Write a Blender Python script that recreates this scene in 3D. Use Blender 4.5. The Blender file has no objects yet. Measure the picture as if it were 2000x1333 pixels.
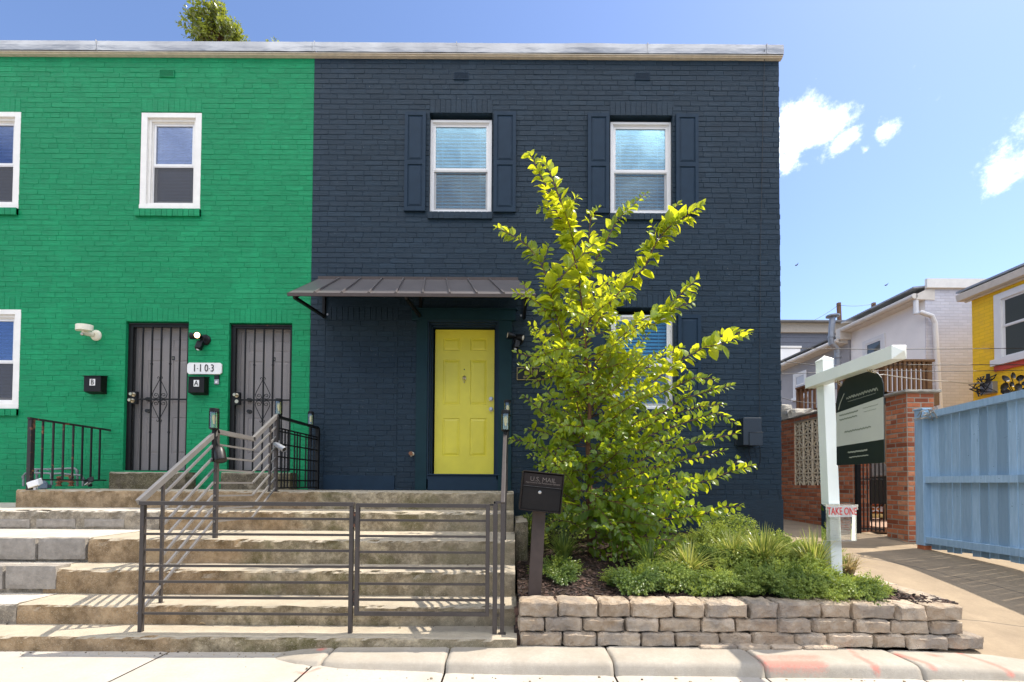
import bpy, math, random
from mathutils import Vector, Matrix, noise
C = bpy.context.scene.collection
rad = math.radians
random.seed(7)

# ---------------------------------------------------------------- camera, sky, sun
FPX = 868.0; TILT = .021; ROLL = .0057; PPY = 927.0; EYE = 1.175
Rx = Vector((1, 0, 0)); F0 = Vector((0, math.cos(TILT), math.sin(TILT))); U0 = Vector((0, -math.sin(TILT), math.cos(TILT)))
RR = (Rx + ROLL * U0).normalized(); UU = (U0 - ROLL * Rx).normalized()
CAMP = Vector((0, 0, EYE))
cd = bpy.data.cameras.new('camera'); cam = bpy.data.objects.new('camera', cd); C.objects.link(cam)
M3 = Matrix((RR, UU, -F0)).transposed()
cam.matrix_world = Matrix.Translation(CAMP) @ M3.to_4x4()
cd.sensor_width = 36; cd.lens = FPX / 2000 * 36; cd.shift_y = (PPY - 666.5) / 2000
cd.clip_start = .05; cd.clip_end = 2000
bpy.context.scene.camera = cam

def ray(px, py): return F0 + RR * ((px - 1000) / FPX) + UU * ((PPY - py) / FPX)
def at(px, py, Y):
    d = ray(px, py); return CAMP + d * (Y / d.y)
def atz(px, py, z):
    d = ray(px, py); return CAMP + d * ((z - EYE) / d.z)

SUN = Vector((.57, .18, 1)).normalized()
EL = math.asin(SUN.z); AZ = math.atan2(SUN.x, SUN.y)
W = bpy.data.worlds.new('World'); bpy.context.scene.world = W; W.use_nodes = True
nt = W.node_tree; N = nt.nodes; L = nt.links
bg = N['Background']
sky = N.new('ShaderNodeTexSky'); sky.sky_type = 'NISHITA'; sky.sun_disc = False
sky.sun_elevation = EL; sky.sun_rotation = AZ
sky.altitude = 0; sky.air_density = 1.0; sky.dust_density = .5; sky.ozone_density = 2.0
tc = N.new('ShaderNodeTexCoord')
no = N.new('ShaderNodeTexNoise'); no.inputs['Scale'].default_value = 13; no.inputs['Detail'].default_value = 13
no.inputs['Roughness'].default_value = .68
L.new(tc.outputs['Generated'], no.inputs['Vector'])
prev = None
for (px, py, r, sq) in ((1540, 262, .095, 1.1), (1600, 258, .07, 1.3), (1650, 275, .045, 1.8), (1726, 258, .032, 1.1), (1995, 320, .07, 1.2), (1962, 350, .045, 1.2), (1692, 292, .018, 1.), (1540, 315, .05, 1.2), (2030, 290, .09, 1.1)):
    d = ray(px, py).normalized()
    s = N.new('ShaderNodeVectorMath'); s.operation = 'SUBTRACT'; s.inputs[1].default_value = d
    L.new(tc.outputs['Generated'], s.inputs[0])
    m = N.new('ShaderNodeVectorMath'); m.operation = 'MULTIPLY'; m.inputs[1].default_value = (1, 1, sq)
    L.new(s.outputs[0], m.inputs[0])
    ln = N.new('ShaderNodeVectorMath'); ln.operation = 'LENGTH'; L.new(m.outputs[0], ln.inputs[0])
    mr = N.new('ShaderNodeMapRange'); mr.inputs[1].default_value = 0; mr.inputs[2].default_value = r
    mr.inputs[3].default_value = 1; mr.inputs[4].default_value = -.6; mr.clamp = True
    L.new(ln.outputs['Value'], mr.inputs[0])
    if prev is None: prev = mr.outputs[0]
    else:
        mx = N.new('ShaderNodeMath'); mx.operation = 'MAXIMUM'; L.new(prev, mx.inputs[0]); L.new(mr.outputs[0], mx.inputs[1]); prev = mx.outputs[0]
mA = N.new('ShaderNodeMath'); mA.operation = 'MULTIPLY_ADD'; mA.inputs[1].default_value = 4.2; mA.inputs[2].default_value = -2.3
L.new(no.outputs['Fac'], mA.inputs[0])
ad = N.new('ShaderNodeMath'); ad.operation = 'ADD'; L.new(prev, ad.inputs[0]); L.new(mA.outputs[0], ad.inputs[1])
rm = N.new('ShaderNodeMapRange'); rm.inputs[1].default_value = -.15; rm.inputs[2].default_value = 1.25; rm.interpolation_type = 'SMOOTHSTEP'
L.new(ad.outputs[0], rm.inputs[0])
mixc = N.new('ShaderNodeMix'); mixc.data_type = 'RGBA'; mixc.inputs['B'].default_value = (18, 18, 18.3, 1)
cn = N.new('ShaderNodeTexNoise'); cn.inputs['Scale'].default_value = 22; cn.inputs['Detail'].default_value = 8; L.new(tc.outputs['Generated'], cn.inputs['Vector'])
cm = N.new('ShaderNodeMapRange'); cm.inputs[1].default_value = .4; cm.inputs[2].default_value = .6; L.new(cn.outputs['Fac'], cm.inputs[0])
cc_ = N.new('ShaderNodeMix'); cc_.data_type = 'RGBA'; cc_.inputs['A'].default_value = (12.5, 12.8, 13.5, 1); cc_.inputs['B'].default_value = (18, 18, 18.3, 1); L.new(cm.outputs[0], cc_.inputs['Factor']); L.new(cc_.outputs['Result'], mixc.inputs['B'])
tint = N.new('ShaderNodeMix'); tint.data_type = 'RGBA'; tint.blend_type = 'MULTIPLY'; tint.inputs['Factor'].default_value = 1; tint.inputs['B'].default_value = (.95, .965, 1.08, 1)
L.new(sky.outputs[0], tint.inputs['A'])
# unseen bright clouds added behind the viewer to fill the shade on the fronts
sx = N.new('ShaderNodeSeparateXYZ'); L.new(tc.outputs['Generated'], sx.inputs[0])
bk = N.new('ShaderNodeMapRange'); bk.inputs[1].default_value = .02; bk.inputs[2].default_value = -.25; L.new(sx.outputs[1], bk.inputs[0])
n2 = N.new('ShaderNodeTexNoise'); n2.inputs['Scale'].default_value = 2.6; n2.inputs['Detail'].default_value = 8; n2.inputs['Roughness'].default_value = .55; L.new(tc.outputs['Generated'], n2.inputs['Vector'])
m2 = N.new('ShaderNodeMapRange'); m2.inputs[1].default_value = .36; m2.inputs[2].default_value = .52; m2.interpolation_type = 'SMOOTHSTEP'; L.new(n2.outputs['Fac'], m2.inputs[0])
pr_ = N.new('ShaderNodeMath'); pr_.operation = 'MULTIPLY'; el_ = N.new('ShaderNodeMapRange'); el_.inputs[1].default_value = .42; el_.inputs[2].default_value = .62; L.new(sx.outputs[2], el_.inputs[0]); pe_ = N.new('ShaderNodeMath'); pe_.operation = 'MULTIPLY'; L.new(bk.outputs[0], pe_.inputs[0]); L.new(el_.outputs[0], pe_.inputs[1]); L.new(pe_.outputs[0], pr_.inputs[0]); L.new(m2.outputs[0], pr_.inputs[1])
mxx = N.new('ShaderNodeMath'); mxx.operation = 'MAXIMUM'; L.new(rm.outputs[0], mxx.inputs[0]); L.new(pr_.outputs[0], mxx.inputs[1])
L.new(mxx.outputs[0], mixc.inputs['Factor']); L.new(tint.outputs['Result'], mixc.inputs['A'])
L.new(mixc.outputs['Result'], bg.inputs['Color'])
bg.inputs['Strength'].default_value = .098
sd = bpy.data.lights.new('sun', 'SUN'); sd.energy = 3.2; sd.angle = rad(.55); sd.color = (1, .93, .82)
so = bpy.data.objects.new('sun', sd); C.objects.link(so); so.rotation_euler = SUN.to_track_quat('Z', 'Y').to_euler()
so.location = (3, 2, 12)
vs = bpy.context.scene.view_settings
bpy.context.scene.view_settings.view_transform = 'Standard'; vs.look = 'None'; vs.gamma = 1; vs.use_curve_mapping = False
vs.exposure = 1.22
bpy.context.scene.cycles.transparent_max_bounces = 24

# ---------------------------------------------------------------- material helpers
def srgb(r, g, b):
    def f(c):
        c /= 255; return c / 12.92 if c <= .04045 else ((c + .055) / 1.055) ** 2.4
    return (f(r), f(g), f(b), 1)
def c4(c): return tuple(c) + (1,) if len(c) == 3 else tuple(c)
class MT:
    """material under construction: thin wrapper round the node tree"""
    def __init__(s, name, rough=.7, metal=0, spec=.5):
        s.m = bpy.data.materials.new(name); s.m.use_nodes = True
        s.n = s.m.node_tree.nodes; s.l = s.m.node_tree.links
        s.b = s.n['Principled BSDF']; s.b.inputs['Roughness'].default_value = rough
        s.b.inputs['Metallic'].default_value = metal; s.b.inputs['Specular IOR Level'].default_value = spec
        s.pos = s.n.new('ShaderNodeNewGeometry')
    def vec(s, sc=(1, 1, 1), off=(0, 0, 0)):
        mp = s.n.new('ShaderNodeMapping'); mp.inputs['Scale'].default_value = sc; mp.inputs['Location'].default_value = off
        s.l.new(s.pos.outputs['Position'], mp.inputs['Vector']); return mp.outputs[0]
    def noise(s, scale=5, detail=5, rough=.6, sc=(1, 1, 1), off=(0, 0, 0)):
        t = s.n.new('ShaderNodeTexNoise'); t.inputs['Scale'].default_value = scale; t.inputs['Detail'].default_value = detail
        t.inputs['Roughness'].default_value = rough; s.l.new(s.vec(sc, off), t.inputs['Vector']); return t.outputs['Fac']
    def rng(s, v, a, b, lo=0, hi=1):
        t = s.n.new('ShaderNodeMapRange'); s.put(v, t.inputs[0]); t.inputs[1].default_value = a; t.inputs[2].default_value = b
        t.inputs[3].default_value = lo; t.inputs[4].default_value = hi; return t.outputs[0]
    def put(s, v, sock):
        if isinstance(v, (int, float)): sock.default_value = v
        elif isinstance(v, tuple): sock.default_value = c4(v)
        else: s.l.new(v, sock)
    def mix(s, f, a, b, mode='MIX'):
        t = s.n.new('ShaderNodeMix'); t.data_type = 'RGBA'; t.blend_type = mode
        s.put(f, t.inputs['Factor']); s.put(a, t.inputs['A']); s.put(b, t.inputs['B']); return t.outputs['Result']
    def math(s, op, a, b=0):
        t = s.n.new('ShaderNodeMath'); t.operation = op; s.put(a, t.inputs[0]); s.put(b, t.inputs[1]); return t.outputs[0]
    def attr(s, name):
        t = s.n.new('ShaderNodeAttribute'); t.attribute_name = name; return t.outputs['Fac']
    def axis(s, k, src='Position'):
        t = s.n.new('ShaderNodeSeparateXYZ'); s.l.new(s.pos.outputs[src], t.inputs[0]); return t.outputs[k]
    def col(s, v): s.put(v, s.b.inputs['Base Color']); return s
    def bump(s, h, strength=.3, dist=.01):
        t = s.n.new('ShaderNodeBump'); t.inputs['Strength'].default_value = strength; t.inputs['Distance'].default_value = dist
        s.l.new(h, t.inputs['Height']); s.l.new(t.outputs[0], s.b.inputs['Normal']); return s
def simple(name, col, rough=.6, metal=0, var=.12, scale=12, bump=.1, spec=.5, dist=.004):
    t = MT(name, rough, metal, spec); n = t.noise(scale, 6)
    dk = tuple(x * (1 - var) for x in col[:3]); lt = tuple(min(1, x * (1 + var)) for x in col[:3])
    t.col(t.mix(t.rng(n, .3, .7), dk, lt))
    if bump: t.bump(t.noise(scale * 6, 4), bump, dist)
    return t.m

# ---------------------------------------------------------------- mesh helpers
def V(*a): return Vector(a)
class MB:
    def __init__(s): s.v = []; s.f = []; s.t = []; s.tone = .5; s.vt = {}
    def poly(s, pts, tone=None):
        i = len(s.v); s.v += [Vector(p) for p in pts]; s.f.append(tuple(range(i, i + len(pts)))); s.t.append(s.tone if tone is None else tone)
    def add(s, vs, fs, tone=None):
        i = len(s.v); s.v += [Vector(p) for p in vs]
        for f in fs: s.f.append(tuple(k + i for k in f)); s.t.append(s.tone if tone is None else tone)
    def box(s, x0, x1, y0, y1, z0, z1, tone=None):
        if x0 > x1: x0, x1 = x1, x0
        if y0 > y1: y0, y1 = y1, y0
        if z0 > z1: z0, z1 = z1, z0
        s.add([(x0, y0, z0), (x1, y0, z0), (x1, y1, z0), (x0, y1, z0), (x0, y0, z1), (x1, y0, z1), (x1, y1, z1), (x0, y1, z1)],
              [(0, 3, 2, 1), (4, 5, 6, 7), (0, 1, 5, 4), (1, 2, 6, 5), (2, 3, 7, 6), (3, 0, 4, 7)], tone)
        return s
    def obox(s, c, a, b, d, tone=None):
        """oriented box: centre and three half-axis vectors"""
        c, a, b, d = Vector(c), Vector(a), Vector(b), Vector(d)
        if a.cross(b).dot(d) < 0: a = -a
        P = [c + a * i + b * j + d * k for k in (-1, 1) for (i, j) in ((-1, -1), (1, -1), (1, 1), (-1, 1))]
        s.add(P, [(0, 3, 2, 1), (4, 5, 6, 7), (0, 1, 5, 4), (1, 2, 6, 5), (2, 3, 7, 6), (3, 0, 4, 7)], tone); return s
    def bar(s, p, q, w, h=None, up=(0, 0, 1), tone=None):
        p, q = Vector(p), Vector(q); h = h or w; d = (q - p); l = d.length
        if l < 1e-6: return s
        d /= l; up = Vector(up)
        if abs(d.dot(up)) > .98: up = Vector((0, 1, 0))
        a = d.cross(up).normalized(); b = a.cross(d).normalized()
        return s.obox((p + q) / 2, a * w / 2, d * l / 2, b * h / 2, tone)
    def path(s, pts, w, h=None, up=(0, 0, 1)):
        for a, b in zip(pts, pts[1:]):
            d = (Vector(b) - Vector(a)).normalized() * (w * .35); s.bar(Vector(a) - d, Vector(b) + d, w, h, up)
        return s
    def tube(s, pts, r, n=8, r1=None, caps=True, tone=None):
        pts = [Vector(p) for p in pts]; m = len(pts); rings = []
        prevA = None
        for i, p in enumerate(pts):
            d = (pts[min(i + 1, m - 1)] - pts[max(i - 1, 0)]).normalized()
            ref = prevA if prevA is not None else (Vector((0, 0, 1)) if abs(d.z) < .9 else Vector((0, 1, 0)))
            a = ref - d * ref.dot(d)
            if a.length < 1e-4: a = Vector((1, 0, 0)) - d * d.x
            a.normalize(); prevA = a; b = d.cross(a)
            rr = r[i] if isinstance(r, (list, tuple)) else (r if r1 is None else r + (r1 - r) * i / (m - 1))
            rings.append([p + a * math.cos(2 * math.pi * k / n) * rr + b * math.sin(2 * math.pi * k / n) * rr for k in range(n)])
        vs = [v for rg in rings for v in rg]; fs = []
        for i in range(m - 1):
            for k in range(n):
                k2 = (k + 1) % n; fs.append((i * n + k, i * n + k2, (i + 1) * n + k2, (i + 1) * n + k))
        if caps: fs.append(tuple(range(n - 1, -1, -1))); fs.append(tuple((m - 1) * n + k for k in range(n)))
        s.add(vs, fs, tone); return s
    def cyl(s, c, r, h, axis=(0, 0, 1), n=20, r1=None, tone=None):
        c = Vector(c); a = Vector(axis).normalized(); return s.tube([c, c + a * h], [r, r if r1 is None else r1], n, tone=tone)
    def lathe(s, c, prof, axis=(0, 0, 1), n=20, tone=None):
        """prof: (radius, distance along axis)"""
        c = Vector(c); a = Vector(axis).normalized(); ref = Vector((0, 0, 1)) if abs(a.z) < .9 else Vector((1, 0, 0))
        u = a.cross(ref).normalized(); w = a.cross(u); vs = []; fs = []
        for (r, h) in prof:
            r = max(r, 1e-4)
            for k in range(n): t = 2 * math.pi * k / n; vs.append(c + a * h + u * math.cos(t) * r + w * math.sin(t) * r)
        for i in range(len(prof) - 1):
            for k in range(n): k2 = (k + 1) % n; fs.append((i * n + k, i * n + k2, (i + 1) * n + k2, (i + 1) * n + k))
        s.add(vs, fs, tone); return s
    def prism(s, pts, d, tone=None):
        """closed outline (3-D points) extruded by vector d"""
        pts = [Vector(p) for p in pts]; d = Vector(d); n = len(pts)
        s.add(pts + [p + d for p in pts], [tuple(range(n)), tuple(range(2 * n - 1, n - 1, -1))] + [((i + 1) % n, i, n + i, n + (i + 1) % n) for i in range(n)], tone)
        return s
    def text(s, body, c, size, u=(1, 0, 0), w=(0, 0, 1), depth=.002, sx=1.0, bold=0.0):
        """flat raised lettering centred on c, reading along u with up w"""
        cu = bpy.data.curves.new('lettering', 'FONT'); cu.body = body; cu.size = size; cu.align_x = 'CENTER'; cu.align_y = 'CENTER'
        cu.extrude = depth / 2; cu.resolution_u = 3; cu.offset = bold
        o = bpy.data.objects.new('lettering', cu); C.objects.link(o)
        me = bpy.data.meshes.new_from_object(o.evaluated_get(bpy.context.evaluated_depsgraph_get()))
        u, w = Vector(u).normalized(), Vector(w).normalized(); nn = u.cross(w)
        s.add([Vector(c) + u * v.co.x * sx + w * v.co.y + nn * v.co.z for v in me.vertices], [tuple(p.vertices) for p in me.polygons])
        bpy.data.objects.remove(o); bpy.data.curves.remove(cu); bpy.data.meshes.remove(me); return s
    def build(s, name, mat, parent=None, smooth=False, bevel=0, seg=2, fixn=False):
        org = world_org(parent)
        me = bpy.data.meshes.new(name)
        me.from_pydata([v - org for v in s.v], [], s.f); me.update()
        a = me.attributes.new('tone', 'FLOAT', 'FACE'); a.data.foreach_set('value', s.t)
        if s.vt:
            for k, arr in s.vt.items():
                at_ = me.attributes.new(k, 'FLOAT', 'POINT'); at_.data.foreach_set('value', arr)
        if smooth: me.shade_smooth()
        me.materials.append(mat)
        o = bpy.data.objects.new(name, me); C.objects.link(o); o.parent = parent
        if bevel:
            b = o.modifiers.new('bevel', 'BEVEL'); b.width = bevel; b.segments = seg; b.limit_method = 'ANGLE'; b.angle_limit = rad(35)
        return o
def world_org(p):
    o = Vector((0, 0, 0))
    while p is not None: o = o + Vector(p.location); p = p.parent
    return o
def thing(name, label, cat, loc=(0, 0, 0), group=None):
    o = bpy.data.objects.new(name, None); C.objects.link(o); o.location = loc; o.empty_display_size = .1
    o['label'] = label; o['category'] = cat
    if group: o['group'] = group
    return o
def solo(o, label, cat, group=None):
    o['label'] = label; o['category'] = cat
    if group: o['group'] = group
    return o
def struct(o, kind='structure', label=None, cat=None):
    o['kind'] = kind
    if label: o['label'] = label
    if cat: o['category'] = cat
    return o
def kids(o): return [c for c in C.objects if c.parent == o]
def dup(root, loc, label=None, rz=None):
    r = root.copy(); C.objects.link(r); r.location = loc
    if label: r['label'] = label
    if rz is not None: r.rotation_euler = (0, 0, rz)
    def rec(src, dst):
        for ch in kids(src):
            c = ch.copy(); C.objects.link(c); c.parent = dst; rec(ch, c)
    rec(root, r); return r
# ---------------------------------------------------------------- materials
def painted_brick(name, base, spread=.16, rough=.55):
    t = MT(name, rough, 0, .2)
    tone = t.attr('tone'); n = t.noise(1.1, 4); fine = t.noise(22, 6, .7, (.35, 1, 3.2))
    c = t.mix(tone, tuple(x * (1 - spread) for x in base), tuple(x * (1 + spread) for x in base))
    c = t.mix(t.rng(n, .35, .7, 0, .35), c, tuple(x * .78 for x in base))
    c = t.mix(t.rng(fine, .42, .62, .45, 0), c, tuple(x * .55 for x in base)); c = t.mix(t.rng(t.noise(30, 5, .7, (.4, 1, 2.5), (5, 5, 5)), .58, .75, 0, .4), c, tuple(x * 1.5 for x in base)); sp = t.rng(t.noise(120, 2), .70, .78); c = t.mix(t.math('MULTIPLY', sp, .25), c, tuple(x * .35 for x in base))
    c = t.mix(t.rng(t.noise(60, 3, .5, off=(3, 1, 7)), .755, .775, 0, .8), c, (.45, .45, .42)); c = t.mix(t.rng(t.noise(2.2, 6, .7, (1, 1, .35), (8, 2, 1)), .52, .72, 0, .28), c, tuple(min(1, x * 1.45 + .004) for x in base)); gz_ = t.math('MULTIPLY', t.rng(t.axis(2), 1.75, 1.05), t.rng(t.noise(4, 7, .7), .35, .65)); c = t.mix(t.math('MULTIPLY', gz_, .45), c, tuple(x * .5 + .012 for x in base)); t.col(c); h = t.math('ADD', fine, t.math('MULTIPLY', t.noise(90, 3), .4)); t.bump(h, .75, .008); return t.m
M = {}
M['green_brick'] = painted_brick('green_painted_brick', (.006, .255, .098), .12)
M['navy_brick'] = painted_brick('navy_painted_brick', (.0160, .0325, .050), .20, .5)
M['navy_flat'] = simple('navy_painted_wood', (.0150, .0310, .052), .5, 0, .1, 8, .08, .15)
M['teal_trim'] = simple('dark_teal_door_trim', (.009, .030, .038), .5, 0, .12, 8, .08, .15)
M['green_flat'] = simple('green_flat', (.012, .20, .08), .5)
t = MT('galvanised_coping', .42, .45); n = t.noise(2.2, 5, .5, (1, 1, .6)); t.col(t.mix(t.rng(n, .3, .7), (.27, .27, .28), (.43, .43, .43)))
t.bump(t.noise(2.6, 3, .5, (1, 1, 2.5)), .5, .05); M['coping'] = t.m
M['cream_trim'] = simple('cream_trim', (.62, .54, .43), .6)
M['white_vinyl'] = simple('white_vinyl', (.74, .72, .70), .35, 0, .04, 6, .03)
M['white_casing'] = simple('white_painted_casing', (.78, .74, .68), .5, 0, .06, 9, .15)
M['white_post'] = simple('white_vinyl_post', (.80, .82, .74), .38, 0, .04, 4, .04)
t = MT('screen_mesh', .8); n = t.n.new('ShaderNodeBsdfTransparent'); mx = t.n.new('ShaderNodeMixShader'); mx.inputs[0].default_value = .30
t.col((.16, .165, .17)); t.l.new(n.outputs[0], mx.inputs[1]); t.l.new(t.b.outputs[0], mx.inputs[2]); t.l.new(mx.outputs[0], t.n['Material Output'].inputs[0]); M['screen'] = t.m
def glass(name, refl=1.0, tint=(1, 1, 1), wavy=.12):
    t = MT(name); tr = t.n.new('ShaderNodeBsdfTransparent'); tr.inputs[0].default_value = c4(tint)
    gl = t.n.new('ShaderNodeBsdfGlossy'); gl.inputs['Roughness'].default_value = .02; gl.inputs[0].default_value = (1, 1, 1, 1)
    fr = t.n.new('ShaderNodeFresnel'); fr.inputs[0].default_value = 1.52
    bp = t.n.new('ShaderNodeBump'); bp.inputs['Strength'].default_value = wavy; bp.inputs['Distance'].default_value = .01
    t.l.new(t.noise(3, 2), bp.inputs['Height']); t.l.new(bp.outputs[0], gl.inputs['Normal'])
    f = t.math('ADD', t.math('MULTIPLY', fr.outputs[0], 1.8 * refl), .05 * refl)
    mx = t.n.new('ShaderNodeMixShader'); t.l.new(f, mx.inputs[0]); t.l.new(tr.outputs[0], mx.inputs[1]); t.l.new(gl.outputs[0], mx.inputs[2])
    t.l.new(mx.outputs[0], t.n['Material Output'].inputs[0]); return t.m
M['glass'] = glass('window_glass', .45, (.50, .60, .80))
M['sky_tint_glass'] = glass('sky_tinted_window_glass', .45, (.60, .88, 1))  # blue of the reflected sky put into the tint
M['clear_plastic'] = glass('clear_plastic', .6, (.96, .97, .96), .3)
M['lamp_glass'] = glass('lantern_glass', 1.0, (.80, .82, .55), .3)
M['blind'] = simple('white_blind', (.52, .60, .63), .5, 0, .03, 3, 0)
M['grey_blind'] = simple('grey_blind', (.50, .52, .56), .5, 0, .03, 3, 0)
M['room'] = simple('dark_room', (.03, .03, .03), .9)
M['yellow_door'] = simple('yellow_green_door_paint', (.68, .58, .04), .38, 0, .09, 2.5, .08)
M['grey_door'] = simple('taupe_grey_door', (.31, .275, .26), .5, 0, .06, 3, .05)
M['iron'] = simple('black_wrought_iron', (.010, .010, .010), .5, 0, .2, 10, .2, .2)
t = MT('bronze_rail_paint', .42, .1, .3); n = t.noise(14, 6); r = t.rng(t.noise(7, 8, .7), .66, .72)
t.col(t.mix(r, t.mix(n, (.045, .037, .033), (.080, .068, .062)), (.25, .12, .06))); t.bump(t.noise(60, 3), .1, .003); M['rail'] = t.m
M['sunlit_rail'] = simple('sunlit_rail_paint', (.20, .185, .175), .42, .3, .1, 9, .1)  # same paint as the other rails, lightened to show sun on the bars
t = MT('rusty_iron', .6, .2); t.col(t.mix(t.rng(t.noise(9, 8, .7), .56, .66), (.022, .019, .018), (.30, .12, .055))); M['rusty'] = t.m
M['dark_metal'] = simple('dark_bronze_metal', (.03, .027, .026), .4, .5, .15, 10, .1)
M['awning'] = simple('dark_bronze_standing_seam', (.13, .115, .112), .45, .35, .08, 3, .05)
M['black_plastic'] = simple('black_plastic', (.010, .010, .011), .35, spec=.25)
M['black_box'] = simple('black_mailbox', (.009, .007, .006), .4, 0, .2, 14, .25, .22)
M['brown_box'] = simple('dark_brown_mailbox', (.016, .011, .009), .5, 0, .2, 14, .3, .2)
M['letter'] = simple('black_lettering', (.008, .008, .008), .6, bump=0)
M['emboss'] = simple('worn_letter_edge', (.16, .13, .11), .4, .3, bump=0)
M['white_sign'] = simple('white_painted_board', (.72, .70, .67), .55, 0, .06, 10, .1)
M['gold'] = simple('brass_gilt', (.42, .31, .13), .35, .8)
M['brass'] = simple('aged_brass', (.50, .42, .28), .28, .9)
M['nickel'] = simple('satin_nickel', (.45, .42, .38), .3, .9)
M['navy_box'] = simple('navy_utility_box', (.016, .024, .034), .45)
t = MT('floodlight_glow', .4); t.b.inputs['Emission Color'].default_value = (1, .62, .25, 1); t.b.inputs['Emission Strength'].default_value = 5; M['glow'] = t.m
t = MT('bulb_glass', .2); t.col((.8, .65, .35)); t.b.inputs['Emission Color'].default_value = (1, .75, .4, 1); t.b.inputs['Emission Strength'].default_value = .06; M['bulb'] = t.m
M['lens'] = simple('lamp_lens', (.75, .68, .55), .25)
M['ivory'] = simple('ivory_plastic', (.72, .66, .52), .4, 0, .06, 12, .05)
M['pipe'] = simple('grey_gas_pipe', (.20, .21, .21), .5, .3, .2, 20, .2)
M['pipe_rust'] = simple('rusty_gas_valve', (.20, .085, .04), .7, .2, .3, 25, .4)
M['meter'] = simple('slate_meter_housing', (.08, .11, .14), .5)
t = MT('dark_screen_mesh', .8); n = t.n.new('ShaderNodeBsdfTransparent'); mx = t.n.new('ShaderNodeMixShader'); mx.inputs[0].default_value = .74
t.col((.07, .07, .075)); t.l.new(n.outputs[0], mx.inputs[1]); t.l.new(t.b.outputs[0], mx.inputs[2]); t.l.new(mx.outputs[0], t.n['Material Output'].inputs[0]); M['dark_screen'] = t.m
# concrete of the steps: stained risers, worn treads with sunlight put into the colour
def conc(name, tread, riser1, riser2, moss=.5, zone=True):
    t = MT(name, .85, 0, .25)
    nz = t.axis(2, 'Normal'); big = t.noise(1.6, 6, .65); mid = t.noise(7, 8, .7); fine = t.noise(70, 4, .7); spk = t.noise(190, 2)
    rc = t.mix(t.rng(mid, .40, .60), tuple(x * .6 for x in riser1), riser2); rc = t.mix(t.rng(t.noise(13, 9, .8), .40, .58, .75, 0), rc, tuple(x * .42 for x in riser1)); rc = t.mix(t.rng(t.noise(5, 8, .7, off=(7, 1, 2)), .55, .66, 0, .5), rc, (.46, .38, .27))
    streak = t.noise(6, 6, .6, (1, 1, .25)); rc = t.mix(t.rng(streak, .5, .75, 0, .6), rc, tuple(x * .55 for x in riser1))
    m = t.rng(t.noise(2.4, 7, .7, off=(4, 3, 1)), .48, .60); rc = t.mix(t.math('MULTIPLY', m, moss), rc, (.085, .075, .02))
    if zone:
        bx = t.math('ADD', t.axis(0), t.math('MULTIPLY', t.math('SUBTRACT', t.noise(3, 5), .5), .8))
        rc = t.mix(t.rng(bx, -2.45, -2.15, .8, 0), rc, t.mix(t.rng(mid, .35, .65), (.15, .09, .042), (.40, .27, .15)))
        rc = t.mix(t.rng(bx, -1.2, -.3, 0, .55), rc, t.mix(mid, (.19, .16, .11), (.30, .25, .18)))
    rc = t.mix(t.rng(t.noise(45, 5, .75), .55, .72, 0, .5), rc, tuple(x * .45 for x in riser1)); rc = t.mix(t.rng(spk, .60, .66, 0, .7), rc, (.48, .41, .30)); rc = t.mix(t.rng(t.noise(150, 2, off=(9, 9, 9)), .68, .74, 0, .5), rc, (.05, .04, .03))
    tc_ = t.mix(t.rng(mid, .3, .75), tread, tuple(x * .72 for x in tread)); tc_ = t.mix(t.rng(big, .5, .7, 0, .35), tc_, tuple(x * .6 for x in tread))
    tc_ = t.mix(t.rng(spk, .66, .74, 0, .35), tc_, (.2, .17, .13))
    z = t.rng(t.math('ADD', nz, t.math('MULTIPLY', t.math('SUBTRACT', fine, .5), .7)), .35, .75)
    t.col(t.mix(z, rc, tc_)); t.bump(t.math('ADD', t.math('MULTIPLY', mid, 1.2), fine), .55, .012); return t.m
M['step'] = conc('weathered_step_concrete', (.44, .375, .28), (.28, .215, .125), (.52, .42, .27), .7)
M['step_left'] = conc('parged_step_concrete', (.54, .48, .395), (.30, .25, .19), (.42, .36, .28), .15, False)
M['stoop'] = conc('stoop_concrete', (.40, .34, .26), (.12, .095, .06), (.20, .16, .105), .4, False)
M['cinder'] = simple('cinder_block', (.27, .24, .205), .92, 0, .22, 16, .8, .2, .008)
M['mortar'] = simple('pale_mortar', (.55, .5, .43), .9, 0, .14, 12, .6, .2, .01)
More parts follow.
